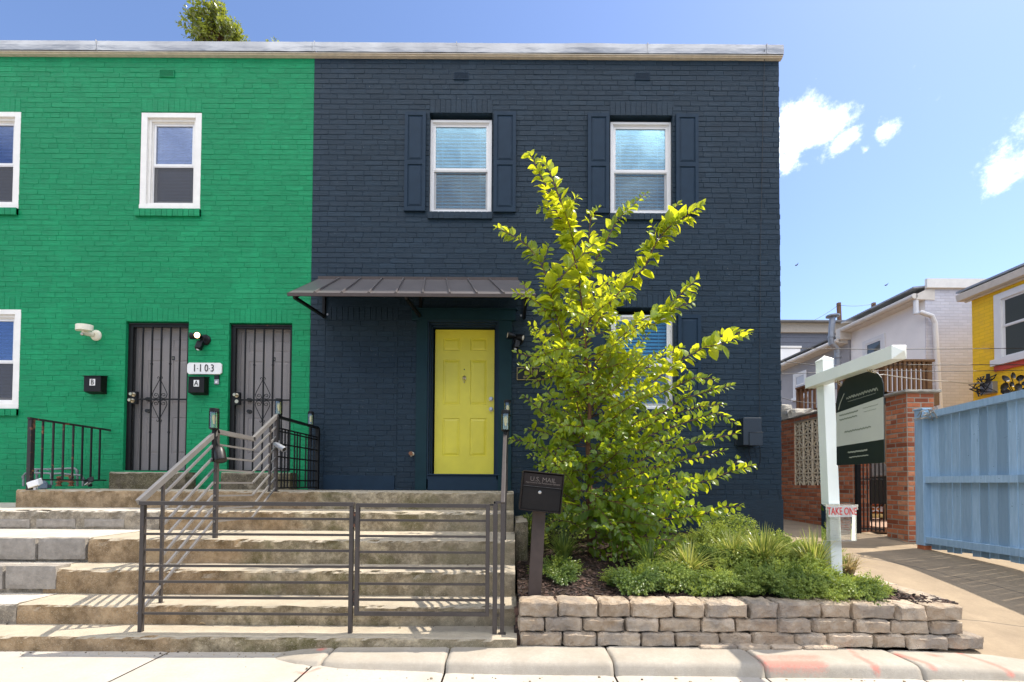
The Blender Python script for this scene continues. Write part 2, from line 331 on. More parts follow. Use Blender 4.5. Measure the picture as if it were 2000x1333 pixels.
def pave(name, base, dirt, crackscale=None):
    t = MT(name, .85, 0, .25); mid = t.noise(3.0, 8, .68); spk = t.noise(160, 3, .7); big = t.noise(.8, 3)
    c = t.mix(t.rng(mid, .35, .75), base, dirt); c = t.mix(t.rng(t.noise(55, 5, .8), .45, .65, .35, 0), c, tuple(x * .62 for x in base)); c = t.mix(t.rng(big, .45, .7, 0, .4), c, dirt); c = t.mix(t.rng(spk, .62, .72, 0, .35), c, tuple(x * .5 for x in base))
    c = t.mix(t.rng(t.noise(9, 9, .75, off=(3, 7, 0)), .63, .70, 0, .35), c, tuple(x * .62 for x in base))
    if crackscale:
        vo = t.n.new('ShaderNodeTexVoronoi'); vo.feature = 'DISTANCE_TO_EDGE'; vo.inputs['Scale'].default_value = crackscale
        wv = t.n.new('ShaderNodeMix'); wv.data_type = 'VECTOR'; wv.inputs[0].default_value = .12
        nn = t.n.new('ShaderNodeTexNoise'); nn.inputs['Scale'].default_value = 2.5; t.l.new(t.pos.outputs['Position'], nn.inputs['Vector'])
        t.l.new(t.pos.outputs['Position'], wv.inputs['A']); t.l.new(nn.outputs['Color'], wv.inputs['B']); t.l.new(wv.outputs['Result'], vo.inputs['Vector'])
        c = t.mix(t.rng(vo.outputs['Distance'], 0, .006, .8, 0), c, (.07, .06, .05))
    t.paintcol = c
    p = t.rng(t.math('ADD', t.attr('paint'), t.math('MULTIPLY', t.math('SUBTRACT', t.noise(60, 9, .85), .5), 1.6)), .45, .95, 0, .6)
    t.col(t.mix(p, c, (.62, .13, .09))); t.bump(t.math('ADD', spk, t.math('MULTIPLY', mid, 1.5)), .45, .006); return t.m
M['sidewalk'] = pave('pale_sidewalk_concrete', (.47, .425, .365), (.38, .335, .275))
M['curb'] = pave('kerb_concrete', (.42, .375, .31), (.27, .23, .175))
M['alley'] = pave('alley_concrete', (.36, .275, .18), (.22, .165, .11), .55)
M['road'] = simple('worn_concrete_road', (.22, .20, .17), .9, 0, .15, 6, .3)
M['soil'] = simple('dark_mulch_soil', (.035, .022, .015), .95, 0, .4, 30, .8, .2, .02)
t = MT('mulch_chips', .9); t.col(t.mix(t.attr('tone'), (.02, .012, .009), (.12, .065, .045))); M['chips'] = t.m
t = MT('grit', .9); t.col(t.mix(t.attr('tone'), (.05, .035, .02), (.35, .28, .18))); M['grit'] = t.m
t = MT('retaining_block', .88, 0, .25); tone = t.attr('tone'); mid = t.noise(10, 7, .7); fine = t.noise(90, 3, .7)
c = t.mix(tone, (.29, .215, .145), (.48, .375, .27)); c = t.mix(t.rng(mid, .45, .7, 0, .6), c, (.50, .43, .34)); c = t.mix(t.rng(t.noise(4, 5, off=(2, 5, 8)), .5, .62, 0, .65), c, (.20, .175, .15))
c = t.mix(t.rng(t.noise(170, 2), .64, .72, 0, .5), c, (.10, .08, .07)); t.col(c); vo = t.n.new('ShaderNodeTexVoronoi'); vo.inputs['Scale'].default_value = 13; t.l.new(t.vec((1, 1.3, .8)), vo.inputs['Vector']); t.bump(t.math('ADD', t.math('ADD', mid, t.math('MULTIPLY', fine, .5)), t.math('MULTIPLY', vo.outputs['Distance'], 1.6)), .85, .022); M['block'] = t.m
def redbrick(name, a, b, c3, mort):
    t = MT(name, .85, 0, .25); tone = t.attr('tone'); c = t.mix(t.rng(tone, 0, .6), a, b); c = t.mix(t.rng(tone, .6, 1), c, c3)
    c = t.mix(t.rng(t.noise(14, 6, .7), .45, .75, 0, .45), c, tuple(x * .5 for x in a)); c = t.mix(t.rng(t.noise(3.5, 8, .75), .62, .70, 0, .4), c, (.45, .38, .32))
    lt = t.math('LESS_THAN', tone, -.5); c = t.mix(lt, c, t.mix(t.noise(20, 5), mort, tuple(x * .6 for x in mort))); t.col(c); t.bump(t.noise(80, 4), .5, .006); return t.m
M['red_brick'] = redbrick('old_red_brick', (.24, .07, .035), (.50, .165, .075), (.62, .29, .16), (.40, .34, .27))
M['pale_brick'] = redbrick('red_brick_white_joints', (.20, .05, .035), (.30, .08, .05), (.36, .13, .09), (.55, .5, .45))
M['breeze'] = simple('cream_breeze_block', (.80, .68, .50), .85, 0, .12, 16, .3)
M['stone'] = simple('weathered_cap_stone', (.30, .28, .24), .9, 0, .2, 8, .5)
def wood(name, a, b, sc=(14, 14, 1.2), rough=.75, chip=None, grain=.35):
    t = MT(name, rough, 0, .3); g = t.noise(3, 8, .7, sc); tone = t.attr('tone')
    c = t.mix(t.rng(g, .3, .7), a, b); c = t.mix(t.math('MULTIPLY', tone, .8), c, tuple(x * .6 for x in a))
    if chip: c = t.mix(t.rng(t.noise(5, 9, .75, (3, 3, .8)), .64, .70, 0, .7), c, chip)
    c = t.mix(t.rng(t.noise(28, 3, .5), .72, .76), c, tuple(x * .35 for x in a))
    t.col(c); t.bump(g, grain, .006); return t.m
M['blue_fence'] = wood('blue_painted_boards', (.28, .43, .57), (.43, .60, .76), chip=(.55, .58, .60))
M['brown_wood'] = wood('brown_deck_wood', (.16, .085, .04), (.32, .18, .09))
M['brown_post'] = simple('brown_metal_post', (.055, .037, .030), .6, .1, .15, 20, .2)
M['pole_wood'] = wood('utility_pole_wood', (.15, .08, .045), (.25, .14, .08))
def sidebrick(name, base, swap, rough=.7, streak=None):
    """painted brick with drawn joints as bump; swap picks the wall plane (x or y)"""
    t = MT(name, rough, 0, .3); sp = t.n.new('ShaderNodeSeparateXYZ'); t.l.new(t.pos.outputs['Position'], sp.inputs[0])
    cb = t.n.new('ShaderNodeCombineXYZ'); t.l.new(sp.outputs[1 if swap == 'x' else 0], cb.inputs[0]); t.l.new(sp.outputs[2], cb.inputs[1])
    br = t.n.new('ShaderNodeTexBrick'); br.inputs['Scale'].default_value = 1; br.inputs['Brick Width'].default_value = .22; br.inputs['Row Height'].default_value = .075
    br.inputs['Mortar Size'].default_value = .006; br.inputs['Mortar Smooth'].default_value = .3; t.l.new(cb.outputs[0], br.inputs['Vector'])
    br.inputs['Color1'].default_value = c4(tuple(x * .93 for x in base)); br.inputs['Color2'].default_value = c4(tuple(min(1, x * 1.05) for x in base)); br.inputs['Mortar'].default_value = c4(tuple(x * .84 for x in base))
    c = t.mix(t.rng(t.noise(1.4, 5), .4, .75, 0, .3), br.outputs['Color'], tuple(x * .78 for x in base))
    if streak: c = t.mix(t.rng(t.noise(1.7, 6, .7, off=(1, 4, 2)), .56, .68, 0, .55), c, streak)
    t.col(c); inv = t.math('SUBTRACT', t.math('MULTIPLY', t.noise(25, 5), .5), br.outputs['Fac']); t.bump(inv, .6, .008); return t.m
M['white_brick_y'] = sidebrick('white_painted_brick', (.58, .57, .62), 'y')
M['yellow_brick'] = sidebrick('yellow_painted_brick', (.93, .56, .02), 'x', .6, (.66, .36, .07))
M['yellow_brick_y'] = sidebrick('yellow_painted_brick_end', (.93, .56, .02), 'y', .6)
M['stucco'] = simple('white_stucco', (.86, .82, .78), .85, 0, .05, 2, .4)
M['grey_stucco'] = simple('grey_stucco', (.33, .32, .33), .85, 0, .08, 2, .3)
M['siding'] = simple('slate_siding', (.11, .12, .15), .7)
M['beige'] = simple('beige_cornice', (.34, .30, .25), .7)
M['cream_gutter'] = simple('cream_gutter', (.66, .60, .52), .5, 0, .08, 8, .1)
M['roof'] = simple('grey_roofing', (.16, .16, .165), .8, 0, .15, 3, .3)
M['red_sill'] = simple('red_painted_sill', (.55, .07, .04), .6)
M['galv'] = simple('galvanised_pipe', (.30, .31, .33), .5, .6, .15, 12, .2)
M['wire'] = simple('black_wire', (.02, .02, .02), .6, bump=0)
M['pale_wire'] = simple('pale_wire', (.4, .38, .34), .6, bump=0)
M['tarp'] = simple('grey_tarp', (.12, .12, .115), .7, 0, .25, 6, .5, .4, .03)
M['orange'] = simple('orange_bag', (.75, .22, .02), .5)
M['pale_yellow'] = simple('pale_yellow_band', (.75, .55, .2), .6)
M['red_door'] = simple('brick_red_door', (.24, .045, .02), .5)
M['pavers'] = simple('brick_pavers', (.34, .22, .15), .85, 0, .2, 14, .5)
M['bark'] = simple('reddish_bark', (.17, .085, .05), .85, 0, .3, 30, .8, .2, .01)
M['sign_black'] = simple('sign_black', (.012, .018, .016), .45, bump=0)
M['sign_pale'] = simple('sign_pale_green', (.50, .50, .42), .45, 0, .04, 4, 0)
M['sign_grey'] = simple('sign_grey_print', (.22, .24, .18), .5, bump=0)
M['sign_mid'] = simple('sign_mid_print', (.30, .31, .24), .5, bump=0)
M['take_red'] = simple('red_print', (.55, .02, .02), .5, bump=0)
def leafmat(name, dark, light, trans_d, trans_l, tr=.5, gloss=.06):
    t = MT(name); n = t.n; l = t.l
    tone = t.attr('tone'); d = n.new('ShaderNodeBsdfDiffuse'); l.new(t.mix(tone, dark, light), d.inputs[0])
    tl = n.new('ShaderNodeBsdfTranslucent'); l.new(t.mix(tone, trans_d, trans_l), tl.inputs[0])
    m1 = n.new('ShaderNodeMixShader'); m1.inputs[0].default_value = tr; l.new(d.outputs[0], m1.inputs[1]); l.new(tl.outputs[0], m1.inputs[2])
    g = n.new('ShaderNodeBsdfGlossy'); g.inputs['Roughness'].default_value = .32; m2 = n.new('ShaderNodeMixShader'); m2.inputs[0].default_value = gloss
    l.new(m1.outputs[0], m2.inputs[1]); l.new(g.outputs[0], m2.inputs[2]); l.new(m2.outputs[0], n['Material Output'].inputs[0]); return t.m
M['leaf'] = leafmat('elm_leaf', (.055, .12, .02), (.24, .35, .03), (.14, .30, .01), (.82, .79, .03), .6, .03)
M['far_leaf'] = leafmat('far_leaf', (.10, .14, .04), (.24, .28, .05), (.2, .28, .02), (.6, .6, .06), .45, .1)
M['juniper'] = leafmat('juniper_needles', (.06, .11, .035), (.24, .30, .07), (.14, .22, .02), (.52, .58, .09), .4, .015)
M['grassblade'] = leafmat('variegated_blades', (.10, .16, .02), (.42, .42, .12), (.2, .3, .02), (.72, .66, .18), .4, .05)
M['drygrass'] = leafmat('dry_blades', (.25, .18, .08), (.5, .4, .2), (.3, .2, .05), (.5, .4, .2), .4, .03)
M['dry_leaf'] = simple('dry_leaf', (.42, .30, .16), .8)
M['bird'] = simple('brown_feathers', (.06, .05, .045), .8)
# ---------------------------------------------------------------- ground, road, sidewalk, kerb, alley
YF = 6.2            # plane of the two brick fronts
def lerp(a, b, t): return a + (b - a) * t
def interp(x, tab):
    if x <= tab[0][0]: return tab[0][1]
    for (a, va), (b, vb) in zip(tab, tab[1:]):
        if x <= b: return lerp(va, vb, (x - a) / (b - a))
    return tab[-1][1]
def nz(x, y, z=0, s=1.0): return noise.noise(Vector((x * s, y * s, z * s)))
m = MB(); m.box(-300, 300, -300, 300, -.6, -.35); struct(m.build('ground', M['road']))
m = MB(); m.poly([(-60, -9, -.16), (60, -9, -.16), (60, 1.55, -.16), (-60, 1.55, -.16)]); struct(m.build('road', M['road']))
m = MB(); m.box(-60, 60, -30, -9, -.3, -.02); struct(m.build('far_pavement', M['sidewalk']))
def gz(X):  # height of the walk in front of the steps, a little lower to the right
    return interp(X, [(-3, 0), (-1.2, 0), (0, -.035), (3, -.05)])
def slab_sheet(name, x0, x1, y0, y1, zf, mat, st=.06, slope=0):
    m = MB(); nx = max(1, int((x1 - x0) / st)); ny = max(1, int((y1 - y0) / st))
    for j in range(ny + 1):
        for i in range(nx + 1):
            x = lerp(x0, x1, i / nx); y = lerp(y0, y1, j / ny); e = min(i, nx - i, j, ny - j)
            m.v.append(Vector((x, y, zf(x, y) - (.006 if e == 0 else 0) + .002 * nz(x, y, 1, 2))))
    for j in range(ny):
        for i in range(nx):
            a = j * (nx + 1) + i; m.f.append((a, a + 1, a + nx + 2, a + nx + 1)); m.t.append(.5)
    return m
JX = [-60, -6.1, -4.25, -2.37, -1.28, -.42, .66, 1.62, 2.62, 3.9, 60]
PAINT = [(-1.30, 2.78, .055), (-1.43, 2.62, .04), (-1.22, 2.83, .03)]
for a, b in zip(JX, JX[1:]):
    m = slab_sheet('s', a + .006, b - .006, 1.5, 3.14, lambda x, y: gz(x), M['sidewalk'], .05 if -5 < a and b < 5 else 1.0)
    m.vt['paint'] = [max([0] + [1.1 - math.hypot((v.x - px) / 1.7, v.y - py) / r for (px, py, r) in PAINT]) for v in m.v]
    struct(m.build('sidewalk', M['sidewalk'], smooth=True))
m = MB(); m.box(-60, 60, 1.49, 3.14, -.3, -.058); struct(m.build('sidewalk_bed', M['soil']))
m = MB(); m.box(-60, 60, 1.35, 1.48, -.3, -.03); struct(m.build('street_kerb', M['curb']))
# low rounded kerb along the planter; tapers out to the left, drops to the alley mouth on the right
def kz(X): return interp(X, [(-1.72, -.02), (-1.45, .02), (-1.2, .035), (-.4, .043), (1.6, .04), (2.4, .038), (3.0, .018), (3.5, -.01), (4.2, -.03)])
STROKES = [((1.66, .30), (2.0, .28), .07), ((1.66, .42), (1.98, .42), .06), ((2.36, .02), (2.30, .28), .028), ((2.30, .28), (2.33, .46), .03), ((2.33, .04), (2.62, .06), .025), ((2.62, .06), (2.68, .3), .03), ((2.68, .3), (2.70, .44), .03),
           ((2.86, .1), (2.92, .16), .04), ((3.12, .0), (3.16, .2), .025), ((3.16, .2), (3.17, .46), .028), ((3.44, .03), (3.75, .10), .025), ((3.70, .10), (3.66, .44), .028), ((-1.36, .06), (-1.16, .05), .05), ((-1.3, .12), (-1.36, .2), .03)]
def segd(p, a, b):
    ax, ay = a; bx, by = b; dx, dy = bx - ax, by - ay; t = max(0, min(1, ((p[0] - ax) * dx + (p[1] - ay) * dy) / (dx * dx + dy * dy + 1e-9)))
    return math.hypot(p[0] - ax - dx * t, p[1] - ay - dy * t)
KJ = [-1.75, -1.22, -.42, .66, 1.62, 2.62, 4.3]
for a, b in zip(KJ, KJ[1:]):
    m = MB(); st = .025; nx = int((b - a) / st); pa = []
    prof = [(0, 1), (.25, 1), (.5, 1), (.74, .985), (.84, .93), (.90, .80), (.935, .6), (.965, .3), (1.0, 0)]
    for i in range(nx + 1):
        X = lerp(a + .006, b - .006, i / nx); g = gz(X) - .004; top = max(kz(X), g + .002); e = min(i, nx - i)
        tap = interp(X, [(-1.75, .25), (-1.4, .8), (-1.1, 1)]); back = 3.13; depth = .29 * tap
        if X > 2.9: depth = .29 + (X - 2.9) * .06
        for j, (u, w) in enumerate(prof):
            sh = .006 * nz(X, u, 3, 3) + (.006 if e == 0 else 0)
            m.v.append(Vector((X, back - u * depth - .01 * nz(X, 0, 5, 2) + (.006 * nz(X, u, 2, 30) if j > 4 else 0), g + (top - g) * w - (sh * .5 if e else .008))))
            pa.append(max([0] + [1.15 - segd((X, u * .5), s[0], s[1]) / s[2] * .6 for s in STROKES]))
    k = len(prof)
    for i in range(nx):
        for j in range(k - 1):
            q = i * k + j; m.f.append((q, q + 1, q + k + 1, q + k)); m.t.append(.5)
    m.f.append(tuple(range(k - 1, -1, -1))); m.f.append(tuple(nx * k + j for j in range(k))); m.t += [.5, .5]
    m.vt['paint'] = pa; struct(m.build('kerb', M['curb'], smooth=True))
# alley: one sheet that climbs from the street to the brick gate
ALZ = [(2.7, -.05), (3.0, -.02), (3.6, .07), (4.3, .18), (5.0, .27), (6.5, .355), (7.2, .44), (9, .50), (14, .52), (60, .52)]
def az(x, y): return interp(y, ALZ)
m = MB(); ys = [2.86 + .08 * i for i in range(60)] + [7.7 + .5 * i for i in range(14)] + [20, 60]; xs = [3.0 + .15 * i for i in range(27)] + [8, 12, 60]
for y in ys:
    for x in xs: m.v.append(Vector((x, y, az(x, y) + .004 * nz(x, y, 0, 1.3))))
for j in range(len(ys) - 1):
    for i in range(len(xs) - 1):
        q = j * len(xs) + i; m.f.append((q, q + 1, q + 1 + len(xs), q + len(xs))); m.t.append(.5)
m.vt['paint'] = [0.0] * len(m.v); struct(m.build('alley', M['alley'], smooth=True))

# ---------------------------------------------------------------- front steps
SY = [5.15, 4.70, 3.97, 3.67, 3.36, 3.10]            # nosing distances, platform first
SZ = [1.075, .868, .668, .452, .250, .103]
SXR = [.02, .02, .03, .03, .04, .04]
steps = thing('front_steps', 'wide stained concrete front steps shared by the green and navy houses, rising to a landing', 'steps', (-2.5, 3.1, 0))
def step_mesh(x0, x1, yf, yb, z0, z1, seed, rough=.008, st=.03):
    m = MB(); n = max(2, int((x1 - x0) / st)); P = []
    prof = [(0, 0), (0, .35), (0, .7), (0, .9), (.006, .965), (.022, 1), (.06, 1), (.5, 1), (1, 1)]
    for i in range(n + 1):
        x = lerp(x0, x1, i / n); row = []
        for j, (dy, hz) in enumerate(prof):
            y = yf + (dy if dy < .1 else lerp(.06, yb - yf, (dy - .06) / .94)); z = lerp(z0, z1, hz)
            a = rough * (1.7 if 3 <= j <= 5 else .8)
            chip = max(0, nz(x, seed, j * .3, 7) - .28) * .05 if 3 <= j <= 5 else 0
            row.append(Vector((x, y + a * nz(x, seed, hz, 6) * .7 + a * nz(x, seed + 9, hz * 3, 25) * .5 + chip + (.01 * nz(x, seed, 0, .8)), z + (a * nz(x, seed + 5, dy, 5) * .45 if j >= 4 and j < 8 else 0) - chip * .6)))
        P.append(row)
    k = len(prof)
    for row in P: m.v += row
    for i in range(n):
        for j in range(k - 1):
            q = i * k + j; m.f.append((q, q + k, q + k + 1, q + 1)); m.t.append(.5)
    for i in (0, n):
        base = i * k; ring = [base + j for j in range(k)]; m.v.append(Vector((P[i][0].x, yb, z0))); ring.append(len(m.v) - 1)
        m.f.append(tuple(ring) if i == n else tuple(reversed(ring))); m.t.append(.5)
    return m
XL = [-5.74, -7.6, -7.6, -7.6, -7.6, -7.6]
for k in range(6):
    yb = YF + .05 if k == 0 else SY[k - 1] + .10
    zb = (SZ[k + 1] if k < 5 else -.06) - .02
    if k == 0:
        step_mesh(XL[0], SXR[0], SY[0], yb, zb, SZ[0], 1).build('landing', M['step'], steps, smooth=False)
    else:
        split = [0, -2.9, -2.62, -2.62, -2.6, -2.9][k]
        if k in (1,):
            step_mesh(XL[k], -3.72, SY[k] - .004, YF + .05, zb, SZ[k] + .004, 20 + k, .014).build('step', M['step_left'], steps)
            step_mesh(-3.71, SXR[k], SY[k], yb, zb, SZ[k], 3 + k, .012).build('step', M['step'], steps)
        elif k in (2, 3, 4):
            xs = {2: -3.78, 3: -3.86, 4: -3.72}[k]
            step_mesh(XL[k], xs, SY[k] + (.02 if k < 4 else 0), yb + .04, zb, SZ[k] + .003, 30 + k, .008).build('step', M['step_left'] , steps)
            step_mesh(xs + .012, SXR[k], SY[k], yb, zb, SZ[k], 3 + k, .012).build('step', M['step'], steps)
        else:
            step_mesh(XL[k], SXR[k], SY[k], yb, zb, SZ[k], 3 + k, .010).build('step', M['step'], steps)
# grey blocks set into the left ends of the risers
def rough_box(m, x0, x1, y0, y1, z0, z1, seed, amp=.004, n=(8, 3, 4), rnd=.012, tone=.5):
    """a worn block: subdivided box with softened, uneven edges"""
    nx, ny, nz_ = n; idx = {}
    def vert(i, j, k):
        key = (i, j, k)
        if key in idx: return idx[key]
        u, v, w = i / nx, j / ny, k / nz_; p = Vector((lerp(x0, x1, u), lerp(y0, y1, v), lerp(z0, z1, w)))
        ex, ey, ez = (i in (0, nx)), (j in (0, ny)), (k in (0, nz_)); c = Vector(((x0 + x1) / 2, (y0 + y1) / 2, (z0 + z1) / 2))
        ne = ex + ey + ez
        if ne >= 2:
            r = rnd * (.75 if ne == 2 else .62) * (1 + .8 * nz(p.x, p.y + seed, p.z, 9))
            if ex: p.x += r if i == 0 else -r
            if ey: p.y += r if j == 0 else -r
            if ez: p.z += r if k == 0 else -r
        q = p * 14 + Vector((seed, seed * 1.7, 0)); p += Vector((noise.noise(q), noise.noise(q + Vector((50, 0, 0))), noise.noise(q + Vector((0, 50, 0))))) * amp
        q = p * 45; p += Vector((noise.noise(q), noise.noise(q + Vector((50, 0, 0))), noise.noise(q + Vector((0, 50, 0))))) * amp * .4
        m.v.append(p); idx[key] = len(m.v) - 1; return idx[key]
    def quad(a, b, c, d): m.f.append((vert(*a), vert(*b), vert(*c), vert(*d))); m.t.append(tone)
    for i in range(nx):
        for j in range(ny):
            quad((i, j, 0), (i, j + 1, 0), (i + 1, j + 1, 0), (i + 1, j, 0)); quad((i, j, nz_), (i + 1, j, nz_), (i + 1, j + 1, nz_), (i, j + 1, nz_))
    for i in range(nx):
        for k in range(nz_):
            quad((i, 0, k), (i + 1, 0, k), (i + 1, 0, k + 1), (i, 0, k + 1)); quad((i, ny, k), (i, ny, k + 1), (i + 1, ny, k + 1), (i + 1, ny, k))
    for j in range(ny):
        for k in range(nz_):
            quad((0, j, k), (0, j, k + 1), (0, j + 1, k + 1), (0, j + 1, k)); quad((nx, j, k), (nx, j + 1, k), (nx, j + 1, k + 1), (nx, j, k + 1))
def cblock(px0, px1, py0, py1, Y, seed):
    a = at(px0, py1, Y); b = at(px1, py0, Y); mm = MB(); rough_box(mm, a.x, b.x, Y - .012, Y + .12, a.z, b.z, seed, .002, (12, 2, 5), .006); mm.build('cinder_block', M['cinder'], steps)
for i, (x0, x1) in enumerate(((-60, 72), (75, 169))): cblock(x0, x1, 1051, 1093, SY[2], i + 1)
for i, (x0, x1) in enumerate(((-80, 8), (11, 112))): cblock(x0, x1, 1105, 1151, SY[3], i + 5)
for i, (x0, x1) in enumerate(((-40, 60), (71, 149), (165, 244))): cblock(x0, x1, 1014, 1031, SY[1] - .004, i + 9)
for (x0, x1, py) in ((214, 362, 922), (432, 566, 923)):
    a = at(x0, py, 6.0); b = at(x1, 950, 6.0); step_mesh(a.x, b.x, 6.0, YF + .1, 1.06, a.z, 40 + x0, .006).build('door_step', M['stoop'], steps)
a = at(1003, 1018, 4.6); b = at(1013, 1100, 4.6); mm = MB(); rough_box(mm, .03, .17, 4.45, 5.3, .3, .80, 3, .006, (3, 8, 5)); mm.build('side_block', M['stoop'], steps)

# ---------------------------------------------------------------- brick walls
def brick_wall(O, U, Nn, u0, u1, z0, z1, holes, cells=None, course=.0735, blen=.243, depth=.0045, reveal=.13, seed=1, mort=.0022, hdr=6, backtone=.5, lintel=.2, jag=.012, avoid=(), edge1=0):
    """real bricks standing proud of a joint plane. holes: (ua,ub,za,zb,soldier?) ; avoid: extra areas without running bricks"""
    rnd = random.Random(seed); m = MB(); O, U, Nn = Vector(O), Vector(U), Vector(Nn); Z = Vector((0, 0, 1))
    P = lambda u, z, d=0: O + U * u + Z * z + Nn * d
    us = sorted(set([u0, u1] + [h[0] for h in holes] + [h[1] for h in holes])); zs = sorted(set([z0, z1] + [h[2] for h in holes] + [h[3] for h in holes]))
    us = [u for u in us if u0 <= u <= u1]; zs = [z for z in zs if z0 <= z <= z1]
    for a, b in zip(us, us[1:]):
        for c, d in zip(zs, zs[1:]):
            mu, mz = (a + b) / 2, (c + d) / 2
            if any(h[0] < mu < h[1] and h[2] < mz < h[3] for h in holes): continue
            m.poly([P(a, c), P(b, c), P(b, d), P(a, d)], backtone)
    for h in holes:
        a, b, c, d = h[:4]
        for q in (((a, c), (a, d)), ((b, d), (b, c)), ((a, d), (b, d)), ((b, c), (a, c))):
            (ua, za), (ub, zb) = q; m.poly([P(ua, za, depth * .8), P(ub, zb, depth * .8), P(ub, zb, -reveal), P(ua, za, -reveal)], .45)
    def brick(a, b, c, d, dep=depth, vertical=False):
        if b - a < .03 or d - c < .012: return
        a += mort * rnd.uniform(.6, 1.5); b -= mort * rnd.uniform(.6, 1.5); c += mort * rnd.uniform(.5, 1.6); d -= mort * rnd.uniform(.5, 1.6)
        g = .0035; D = dep * rnd.uniform(.75, 1.2); tl = rnd.uniform(-.0013, .0013); t2 = rnd.uniform(-.001, .001); tn = min(1, max(0, rnd.gauss(.5, .22)))
        q = [P(a, c, -.001), P(b, c, -.001), P(b, d, -.001), P(a, d, -.001), P(a + g, c + g, D - tl - t2), P(b - g, c + g, D - tl + t2), P(b - g, d - g, D + tl + t2), P(a + g, d - g, D + tl - t2)]
        m.add(q, [(4, 5, 6, 7), (0, 1, 5, 4), (1, 2, 6, 5), (2, 3, 7, 6), (3, 0, 4, 7)], tn)
    blocked = [h[:4] for h in holes] + list(avoid)
    for h in holes:
        if len(h) > 4 and h[4]: blocked.append((h[0], h[1], h[3], h[3] + lintel))
    z = z1; r = 0
    while z - course > z0 - course * .5:
        zt, zb = z, max(z0, z - course); zc = (zt + zb) / 2; bl = blen / 2 if r % hdr == hdr - 1 else blen
        u = u0 - (blen / 2 if r % 2 else 0) - rnd.uniform(0, .03); iv = []
        while u < u1:
            w = bl * rnd.uniform(.94, 1.06); iv.append((u, u + w)); u += w
        rowj = rnd.uniform(-.0012, .0012)
        for (a, b) in iv:
            a = max(a, u0); b = min(b, u1 + (rnd.uniform(0, jag) if edge1 else 0) if u1 - b < bl * .5 and b > u1 - .05 else b); b = min(b, u1 + jag)
            segs = [(a, b)]
            for (ha, hb, hc, hd) in blocked:
                if hc - course * .45 < zc < hd + course * .45 - (course * .0):
                    if not (hc < zc < hd): continue
                    ns = []
                    for (s, e) in segs:
                        if e <= ha or s >= hb: ns.append((s, e))
                        else:
                            if s < ha: ns.append((s, ha))
                            if e > hb: ns.append((hb, e))
                    segs = ns
            for (s, e) in segs: brick(s, e, zb + rowj, zt + rowj)
        z -= course; r += 1
    for h in holes:
        if len(h) > 4 and h[4]:
            n = max(2, round((h[1] - h[0]) / .076))
            for i in range(n): brick(lerp(h[0], h[1], i / n), lerp(h[0], h[1], (i + 1) / n), h[3], h[3] + lintel, depth * 1.1)
    return m
def fx(px, py): return at(px, py, YF)
def hole(x0, y0, x1, y1, sol=True, mid=True):
    a = fx(x0, y1); b = fx(x1, y0); return (a.x, b.x, a.z, b.z, sol)
XB = (fx(615, 115).x + fx(601, 940).x) / 2       # party line between green and navy
XR = fx(1524, 600).x                              # right corner of the navy house
XLF = -12.5; ZT = fx(1000, 117).z
GH = [hole(-77, 220, 40, 408), hole(272, 220, 394, 410), hole(-80, 606, 40, 798), hole(240, 629, 369, 924), hole(443, 632, 571, 924)]
wl = fx(200, 500)
m = brick_wall((0, YF, 0), (1, 0, 0), (0, -1, 0), XLF, XB, -.2, ZT, GH, seed=3, avoid=[], depth=.0034, mort=.0018)
gh = thing('green_house', 'bright green painted brick rowhouse with two grey doors behind black bars', 'house', (-7, YF, 0))
m.build('wall', M['green_brick'], gh)
NH = [hole(838, 222, 962, 417), hole(1191, 227, 1313, 419), hole(1192, 602, 1316, 800), hole(832, 627, 984, 958, False)]
bp0 = fx(637, 600); bp1 = fx(775, 957)
m = brick_wall((0, YF, 0), (1, 0, 0), (0, -1, 0), XB, XR, -.2, ZT, NH, seed=11, edge1=1,
               avoid=[(bp0.x, bp1.x, bp1.z, fx(640, 602).z + .16), (XB + .8, XR, -.2, fx(1200, 972).z)])
nh = thing('navy_house', 'dark navy painted brick rowhouse with yellow door, shutters and awning bracketed over the landing', 'house', (.5, YF, 0))
m.build('wall', M['navy_brick'], nh)
# bricked-up opening: its own flush courses, soldier course over it
m = brick_wall((0, YF - .003, 0), (1, 0, 0), (0, -1, 0), bp0.x + .008, bp1.x - .008, fx(700, 930).z, fx(700, 627).z, [], seed=5, depth=.004)
sm = brick_wall((0, YF, 0), (1, 0, 0), (0, -1, 0), bp0.x, bp1.x, bp1.z, bp1.z + .001, [(bp0.x + .001, bp1.x - .001, fx(700, 700).z, fx(700, 626).z, True)], seed=6)
m2 = MB(); n = 13
for i in range(n):
    a = lerp(bp0.x, bp1.x, i / n) + .004; b = lerp(bp0.x, bp1.x, (i + 1) / n) - .004; m2.box(a, b, YF - .006 - random.random() * .003, YF + .004, fx(700, 626).z + .003, fx(700, 600).z - .003, random.random())
m.v_off = len(m.v); m.add(m2.v, m2.f)
m.build('blocked_opening', M['navy_brick'], nh)
m = MB(); m.box(bp0.x, bp1.x - .03, YF - .022, YF + .01, 1.07, fx(700, 929).z); m.build('base_panel', M['navy_flat'], nh, bevel=.004)
m = MB(); m.box(XB + .8, XR + .012, YF - .02, YF + .01, -.2, fx(1200, 973).z - .01); m.build('plinth', M['navy_brick'], nh)
